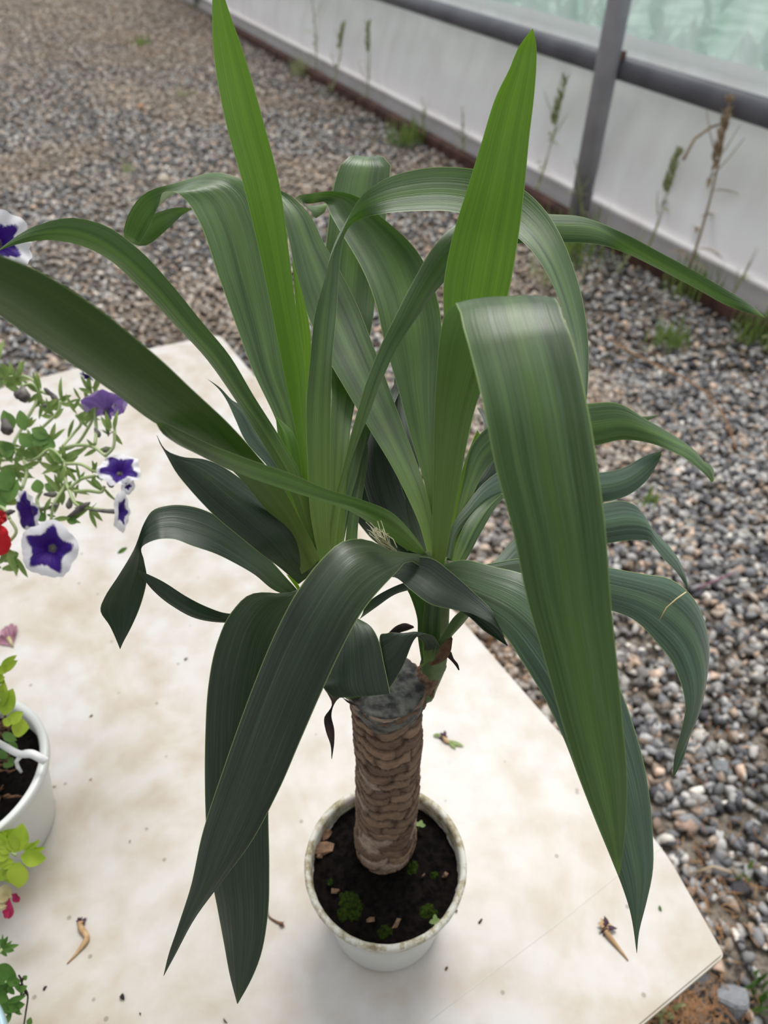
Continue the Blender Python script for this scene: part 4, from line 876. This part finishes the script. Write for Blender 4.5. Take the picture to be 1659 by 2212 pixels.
for b in [(55,930,40,885,.82,.014),(22,925,5,885,.82,.013),(30,925,14,890,.82,.012),(104,945,66,925,.8,.014),(105,955,60,940,.8,.016),(70,965,40,935,.8,.015),(120,965,88,955,.8,.015),(20,1060,0,1015,.79,.02),(10,1085,36,1035,.79,.018),(25,1050,8,1010,.8,.018),(85,1065,78,1035,.78,.014),(120,1060,95,1045,.78,.01),(98,1125,82,1108,.77,.01),(165,1130,142,1118,.76,.008),(40,1195,10,1210,.76,.012),(0,985,30,960,.82,.018),(5,955,25,990,.82,.018),(-20,1100,15,1075,.79,.02),(275,1183,252,1196,.95,.006)]:
    m = MB(); bladepx(m, *b); m.build('broad_leaf', M['herb_dark'], pa_)
flower(P(103, 1187, .75), (.02, -.78, .62), .029, pa_, .68, rot=.75, label='open flower facing the viewer with purple star', phase=2)
flower(P(55, 1108, .765), (-.55, -.7, .35), .022, pa_, .80, rot=.3, label='partly folded purple flower behind the open one', phase=5, wob=.3)
flower(P(258, 1012, .765), (.25, -.15, .95), .021, pa_, .72, rot=.4, label='small flower with purple centre at right', phase=8, wob=.35, tubedir=(-.9, .2, -.3))
flower(P(268, 1105, .75), (.93, -.02, .02), .021, pa_, .52, rot=1.2, label='flower seen from the side with white edge', phase=11, tubedir=(-1, 0, .1))
flower(P(278, 1050, .76), (.8, -.45, .2), .009, pa_, .40, rot=1.2, label='small white side flower', phase=14, tube=False)
flower(P(228, 868, .80), (-.25, .85, .35), .024, pa_, .9, LIL, lin(170, 150, 200), rot=.2, label='pale violet flower seen from behind', phase=17, wob=.3, tubedir=(-.1, -.3, -1))
flower(P(238, 895, .80), (.7, .3, -.5), .014, pa_, .7, lin(118, 82, 176), lin(196, 180, 214), rot=.2, label='lilac folded petals', phase=19, wob=.5, tube=False)
flower(P(188, 812, .80), (.3, .8, .3), .008, pa_, .7, PURP2, WHT, rot=.2, phase=19, wob=.5, tube=False)
flower(P(-8, 520, .64), (.45, -.75, .5), .028, pa_, .58, rot=.5, label='white-edged purple flower at the left frame edge', phase=23, wob=.4)
m = MB()
for (x0, y0, x1, y1, z, w) in [(48,835,55,870,.84,.016),(50,838,36,862,.84,.014),(8,905,20,940,.82,.016),(105,845,125,868,.84,.008),(115,858,95,838,.84,.006),(90,885,100,872,.84,.006),(228,965,232,978,.78,.010),(205,925,215,945,.79,.008),(95,1068,125,1068,.78,.008),(145,1118,195,1085,.76,.008),(152,1075,148,1100,.77,.008),(250,1040,232,1046,.76,.012),(110,1093,126,1090,.77,.006)]:
    m2 = MB(); a = P(x0, y0, z); b = P(x1, y1, z); d = b-a
    m2.tube([a, a+d*.3, a+d*.6, a+d*.85, b], [w*.16, w*.3, w*.45, w*.35, w*.08], 10); m2.build('bud', M['bud'], pa_)
# red flower, same bench, its plant out of frame
pr = PH(-420, 1500, TABLE_Z+.14)
pd_ = thing('red_petunia', 'red petals of a petunia reaching in at the left frame edge', 'plant', (pr.x, pr.y, TABLE_Z)); pot_at(pr.x, pr.y, .08, .13, pd_, M['white_plastic'])
m = MB(); stemset(m, [[(-420,1450,.86),(-250,1250,.80),(-90,1180,.77),(-22,1165,.75)]], .0016); m.build('stems', M['stem'], pd_)
flower(P(-22, 1170, .74), (.35, -.8, .35), .019, pd_, .5, RED, RED, phase=31, rot=.5, label='open red flower', wob=.3)
flower(P(-4, 1118, .75), (.2, -.8, .5), .008, pd_, .5, RED, lin(180, 30, 36), phase=33, rot=.5, label='small red folded petal', wob=.4, tube=False)
m = MB(); a = P(12, 1108, .76); b = P(32, 1104, .77); m.tube([a, a.lerp(b, .5), b], [.002, .003, .001], 8); m.build('bud', M['bud'], pd_)
# B: lime-leaved basket pot with white hanger strap
bc = PH(-104, 1668, TABLE_Z+.13)
pb_ = thing('lime_leaved_basket', 'white hanging basket pot with yellow-green foliage at the left table edge', 'plant', (bc.x, bc.y, TABLE_Z))
bp = pot_at(bc.x, bc.y, .097, .13, pb_, M['white_plastic'])
m = MB(); zs = .795
hp_ = [(-60,1570,zs-.06),(-20,1595,zs-.03),(10,1612,zs-.012),(40,1628,zs-.008),(66,1628,zs-.008),(84,1636,zs-.008),(99,1645,zs-.004)]
q = crom([tuple(P(*p)) for p in hp_], 24); ww = [.0028]*14+[.0034]*11
for i, x in enumerate(q):
    x = Vector(x); t = (Vector(q[min(i+1, 24)])-Vector(q[max(i-1, 0)])).normalized(); sdv = t.cross(Vector((0, -.7, .7))).normalized(); nn = sdv.cross(t)
    for (u, v) in ((-1, -.5), (1, -.5), (1, .5), (-1, .5)): m.v.append(tuple(x+sdv*ww[i]*u*1.2+nn*ww[i]*v*.9))
for i in range(24):
    for k in range(4): m.f.append((i*4+k, i*4+(k+1) % 4, (i+1)*4+(k+1) % 4, (i+1)*4+k))
m.f += [(3, 2, 1, 0), (96, 97, 98, 99)]
m.tube([P(44, 1634, zs-.006), P(35, 1645, zs), P(38, 1656, zs+.004), P(46, 1668, zs+.008)], [.0025, .002, .002, .0015], 8)
o = m.build('hanger_strap', simple('strap_white', lin(238, 238, 238), lin(244, 244, 244), 5, .3), bp)
m = MB()
for b in [(8,1545,25,1488,.77,.018),(-5,1530,8,1475,.77,.016),(18,1562,48,1538,.77,.013),(10,1568,22,1550,.77,.01),(25,1570,62,1572,.775,.02),(-5,1470,10,1462,.77,.006),(-8,1440,12,1455,.76,.008),(5,1500,28,1520,.78,.014),(-20,1500,12,1505,.77,.02),
          (40,1840,45,1780,.74,.020),(32,1842,25,1800,.74,.014),(45,1850,98,1857,.73,.017),(40,1862,38,1922,.73,.022),(35,1865,12,1910,.74,.02),(55,1842,85,1815,.735,.006),(55,1842,98,1832,.735,.006),(52,1838,75,1822,.735,.008),(30,1860,-10,1870,.74,.012),(25,1840,0,1820,.74,.014),(20,1850,-10,1840,.74,.014),(25,1870,-8,1905,.74,.012),(15,1835,-5,1800,.74,.012)]:
    bladepx(m, *b)
leaflets(m, [(12,1822,.745,14,.012,.005),(0,1450,.77,10,.02,.008),(-20,1490,.78,14,.03,.012),(-30,1830,.75,12,.03,.012)], 9)
m.build('foliage', M['herb_lime'], pb_)
m = MB()
for b in [(20,1600,38,1622,.79,.008),(5,1585,35,1600,.785,.01),(10,1620,0,1640,.79,.014),(12,1640,28,1655,.80,.014)]:
    m = MB(); bladepx(m, *b); m.build('broad_leaf', M['herb_dark'], pb_)
m = MB()
for i in range(70):
    rr = random.Random(i+50); x, y = rr.uniform(-30, 22), rr.uniform(1545, 1740); a = P(x, y, .80+rr.uniform(-.01, .02)); b = a+Vector((rr.gauss(0, .008), rr.gauss(0, .008), rr.gauss(0, .006))); m.tube([a, a.lerp(b, .5)+Vector((rr.gauss(0, .002),)*3), b], [.0012, .0016, .0004], 5)
m.build('dry_clump', M['dry'], pb_)
m = MB(); stemset(m, [[(-104,1668,.83),(-60,1720,.78),(-20,1800,.75),(35,1848,.74)], [(-104,1668,.83),(-50,1560,.78),(0,1510,.77)]], .0018); m.build('stems', M['stem'], pb_)
# withered magenta flower on the same plant
m = MB()
for b in [(20,1940,16,1988,.745,.012),(22,1965,8,1985,.745,.006),(28,1930,40,1950,.745,.008),(25,1932,38,1938,.745,.006)]: bladepx(m, *b, shape=.6)
o = m.build('withered_flower', M['magenta'], pb_); o['label'] = 'shrivelled magenta bloom'
m = MB(); 
for b in [(-8,1925,26,1935,.745,.018),(-6,1940,22,1950,.745,.016),(-8,1955,18,1955,.745,.010)]: bladepx(m, *b, shape=.5)
m.build('withered_petal', M['cream_dry'], pb_)
# C: plant in the bottom left corner with a pale blue pot
cc_ = PH(-225, 2350, TABLE_Z+.11)
pc_ = thing('green_bedding_plant', 'green bedding plant in a pale blue pot at the bottom left corner', 'plant', (cc_.x, cc_.y, TABLE_Z)); pot_at(cc_.x, cc_.y, .085, .11, pc_, M['blue_plastic'])
m = MB()
for b in [(-15,2095,34,2112,.70,.02),(-20,2118,14,2130,.70,.014),(-15,2160,18,2160,.70,.022),(15,2118,44,2122,.70,.010),(5,2175,52,2172,.70,.012),(15,2165,55,2152,.70,.006),(30,2170,42,2195,.70,.006),(5,2050,40,2042,.71,.005),(5,2048,30,2055,.71,.006),(0,2045,14,2068,.71,.005),(-5,2040,8,2030,.71,.005),(18,2130,30,2150,.70,.006),(40,2140,58,2130,.70,.006),(10,2212,24,2188,.70,.006),(62,2215,66,2198,.72,.006),(30,2120,50,2150,.70,.005)]:
    bladepx(m, *b)
leaflets(m, [(5,2050,.71,8,.014,.004),(10,2170,.705,8,.018,.006),(-30,2140,.71,14,.03,.012)], 14)
m.build('foliage', M['herb_dark'], pc_)
m = MB(); stemset(m, [[(-120,2300,.76),(-60,2200,.72),(-10,2130,.705),(15,2120,.70)], [(-60,2200,.72),(0,2175,.70)], [(-60,2200,.72),(-30,2100,.71),(5,2050,.71)]], .0015); m.build('stems', M['stem'], pc_)
m = MB(); stemset(m, [[(50,2225,.72),(56,2185,.715),(60,2150,.71),(50,2130,.71),(44,2115,.71)], [(60,2150,.71),(48,2135,.712),(30,2112,.71)], [(46,2128,.71),(50,2112,.71)], [(55,2145,.71),(46,2150,.71),(46,2130,.71)], [(48,2118,.71),(40,2106,.71)]], .0009)
o = m.build('dead_twig', M['dry_dark'], pc_); o['label'] = 'withered grey twig'
for b in [(50,2116,58,2108,.71,.005)]:
    m = MB(); bladepx(m, *b); m.build('foliage', M['herb_dark'], pc_)

# ---------------------------------------------------------------- fallen bits on the table
def T(px, py, h=.0): return PH(px, py, TABLE_Z+h)
def fallen(label, tube_pts, radii, mat, head=None, cat='dried flower', name='dried_flower'):
    b = T(tube_pts[0][0], tube_pts[0][1]); r = thing(name, label, cat, b, 'dried bits fallen on the table')
    m = MB(); pts = [T(x, y, max(rad, .0008)) for (x, y), rad in zip(tube_pts, radii)]; q = crom([(*p, ra) for p, ra in zip(pts, radii)], 16)
    m.tube([Vector(x[:3]) for x in q], [max(.0003, x[3]) for x in q], 10); m.build('flower_tube', M[mat], r)
    if head:
        (hx, hy, R, hm) = head; m = MB(); rr = random.Random(int(hx)); c = T(hx, hy, R*.5)
        for i in range(11):
            a = rr.uniform(0, 6.28); m.blade(c, (math.cos(a), math.sin(a), rr.uniform(-.1, .7)), (rr.uniform(-1, 1), rr.uniform(-1, 1), 1), R*rr.uniform(.7, 1.3), R*.6, bend=.4, twist=1.5, n=6)
        m.build('withered_petal', M[hm], r)
fallen('dried tan flower with dark purple tip lying on the table, lower left', [(145, 2082), (165, 2060), (184, 2035), (187, 2022), (175, 2005), (174, 1992)], [.0006, .0016, .003, .003, .0032, .003], 'tan', (173, 1993, .006, 'purple_dark'))
fallen('dried tan flower lying near the right corner of the table', [(1357, 2075), (1338, 2050), (1318, 2025), (1308, 2010)], [.0007, .0018, .0028, .0035], 'tan', (1310, 2002, .009, 'purple_dark'))
m = MB(); c = T(1306, 1998, .004)
for i in range(7): m.blade(c, (math.cos(i), math.sin(i), .6), (0, 0, 1), .007, .004, bend=.5)
o = m.build('withered_petal', M['tan'], [x for x in COL.objects if x.get('label', '').startswith('dried tan flower lying near')][0])
fallen('thin dried brown flower stalk beside the hanging leaf left of the pot', [(578, 1965), (581, 1980), (595, 1990), (610, 1996)], [.0006, .0009, .0012, .0016], 'dry', (608, 1998, .0035, 'dry'), 'dried stalk', 'dried_stalk')
fallen('dried purple and tan bit with green blades on the table behind the trunk', [(955, 1590), (962, 1598), (970, 1605)], [.002, .003, .002], 'tan', (958, 1592, .007, 'purple_dark'))
m = MB(); rt = [x for x in COL.objects if x.get('label', '').startswith('dried purple and tan')][0]
for (x0, y0, x1, y1) in ((970, 1600, 1003, 1612), (968, 1598, 985, 1618), (952, 1588, 935, 1588)):
    a = T(x0, y0, .003); b = T(x1, y1, .002); m.blade(a, b-a, (0, 0, 1), (b-a).length, .005, bend=0)
m.build('green_blade', M['herb'], rt)
# pink faded flower at left
r = thing('fallen_pink_flower', 'faded pink trumpet flower lying on the table at the left frame edge', 'flower', T(20, 1380)); m = MB(); tip = T(28, 1397, .002)
for (x, y, h, w) in ((2, 1350, .006, .016), (18, 1342, .010, .014), (30, 1345, .008, .010), (-10, 1375, .004, .014)):
    b = T(x, y, h); m.blade(tip, b-tip, (0, -.5, .9), (b-tip).length, w, bend=.15, shape=.7, fold=.5)
m.build('petal', M['pink'], r); m = MB(); m.tube([tip, tip.lerp(T(18, 1378, .004), 1)], [.0012, .0035], 8); m.build('flower_tube', M['cream_dry'], r)
# crumbs
for (x, y, s_, mt, lb) in [(401, 1423, .0035, 'dry', 'small grey crumb on the table below the bent dark leaf'), (118, 1698, .003, 'fibre', 'short pale fleck on the table beside the basket pot'), (118, 1732, .003, 'dry', 'brown crumb on the table right of the basket pot'),
        (196, 1683, .0025, 'tan', 'tiny tan crumb on the table left of the hanging leaf'), (103, 1765, .0025, 'dry', 'small dark crumb below the basket pot rim'), (197, 1547, .003, 'dry', 'tiny dark crumb on the upper left of the table'), (96, 2134, .003, 'dry_dark', 'black crumb near the dead twig'),
        (262, 2152, .0055, 'dry_dark', 'dark crumb of soil at the bottom of the table'), (1426, 1962, .004, 'herb_dark', 'tiny green leaf scrap near the right table corner'), (1038, 1990, .0035, 'dry_dark', 'tiny dark fleck right of the pot'),
        (487, 2205, .0035, 'dry_dark', 'dark crumb at the bottom edge beside the drooping leaf tip'), (964, 2092, .003, 'dry', 'brown crumb in front of the pot'), (303, 2190, .002, 'dry_dark', 'tiny black speck at the bottom of the table'), (281, 1817, .002, 'dry', 'tiny brown speck left of the drooping leaf'), (985, 1965, .0035, 'dry_dark', 'dark crumb against the right side of the pot')]:
    bm = bmesh.new(); rr = random.Random(int(x*y))
    for i in range(9): bm.verts.new((rr.uniform(-1, 1)*s_, rr.uniform(-.7, .7)*s_*.7, rr.uniform(-.5, .5)*s_))
    bmesh.ops.convex_hull(bm, input=bm.verts); bmesh.ops.delete(bm, geom=[g for g in bm.verts if not g.link_faces], context='VERTS')
    me = bpy.data.meshes.new('crumb'); bm.to_mesh(me); bm.free(); me.materials.append(M[mt]); o = bpy.data.objects.new('crumb', me); COL.objects.link(o); o.location = T(x, y, s_*.45); o.rotation_euler = (0, 0, rr.random()*6)
    tag(o, lb, 'crumb', 'crumbs scattered on the table')
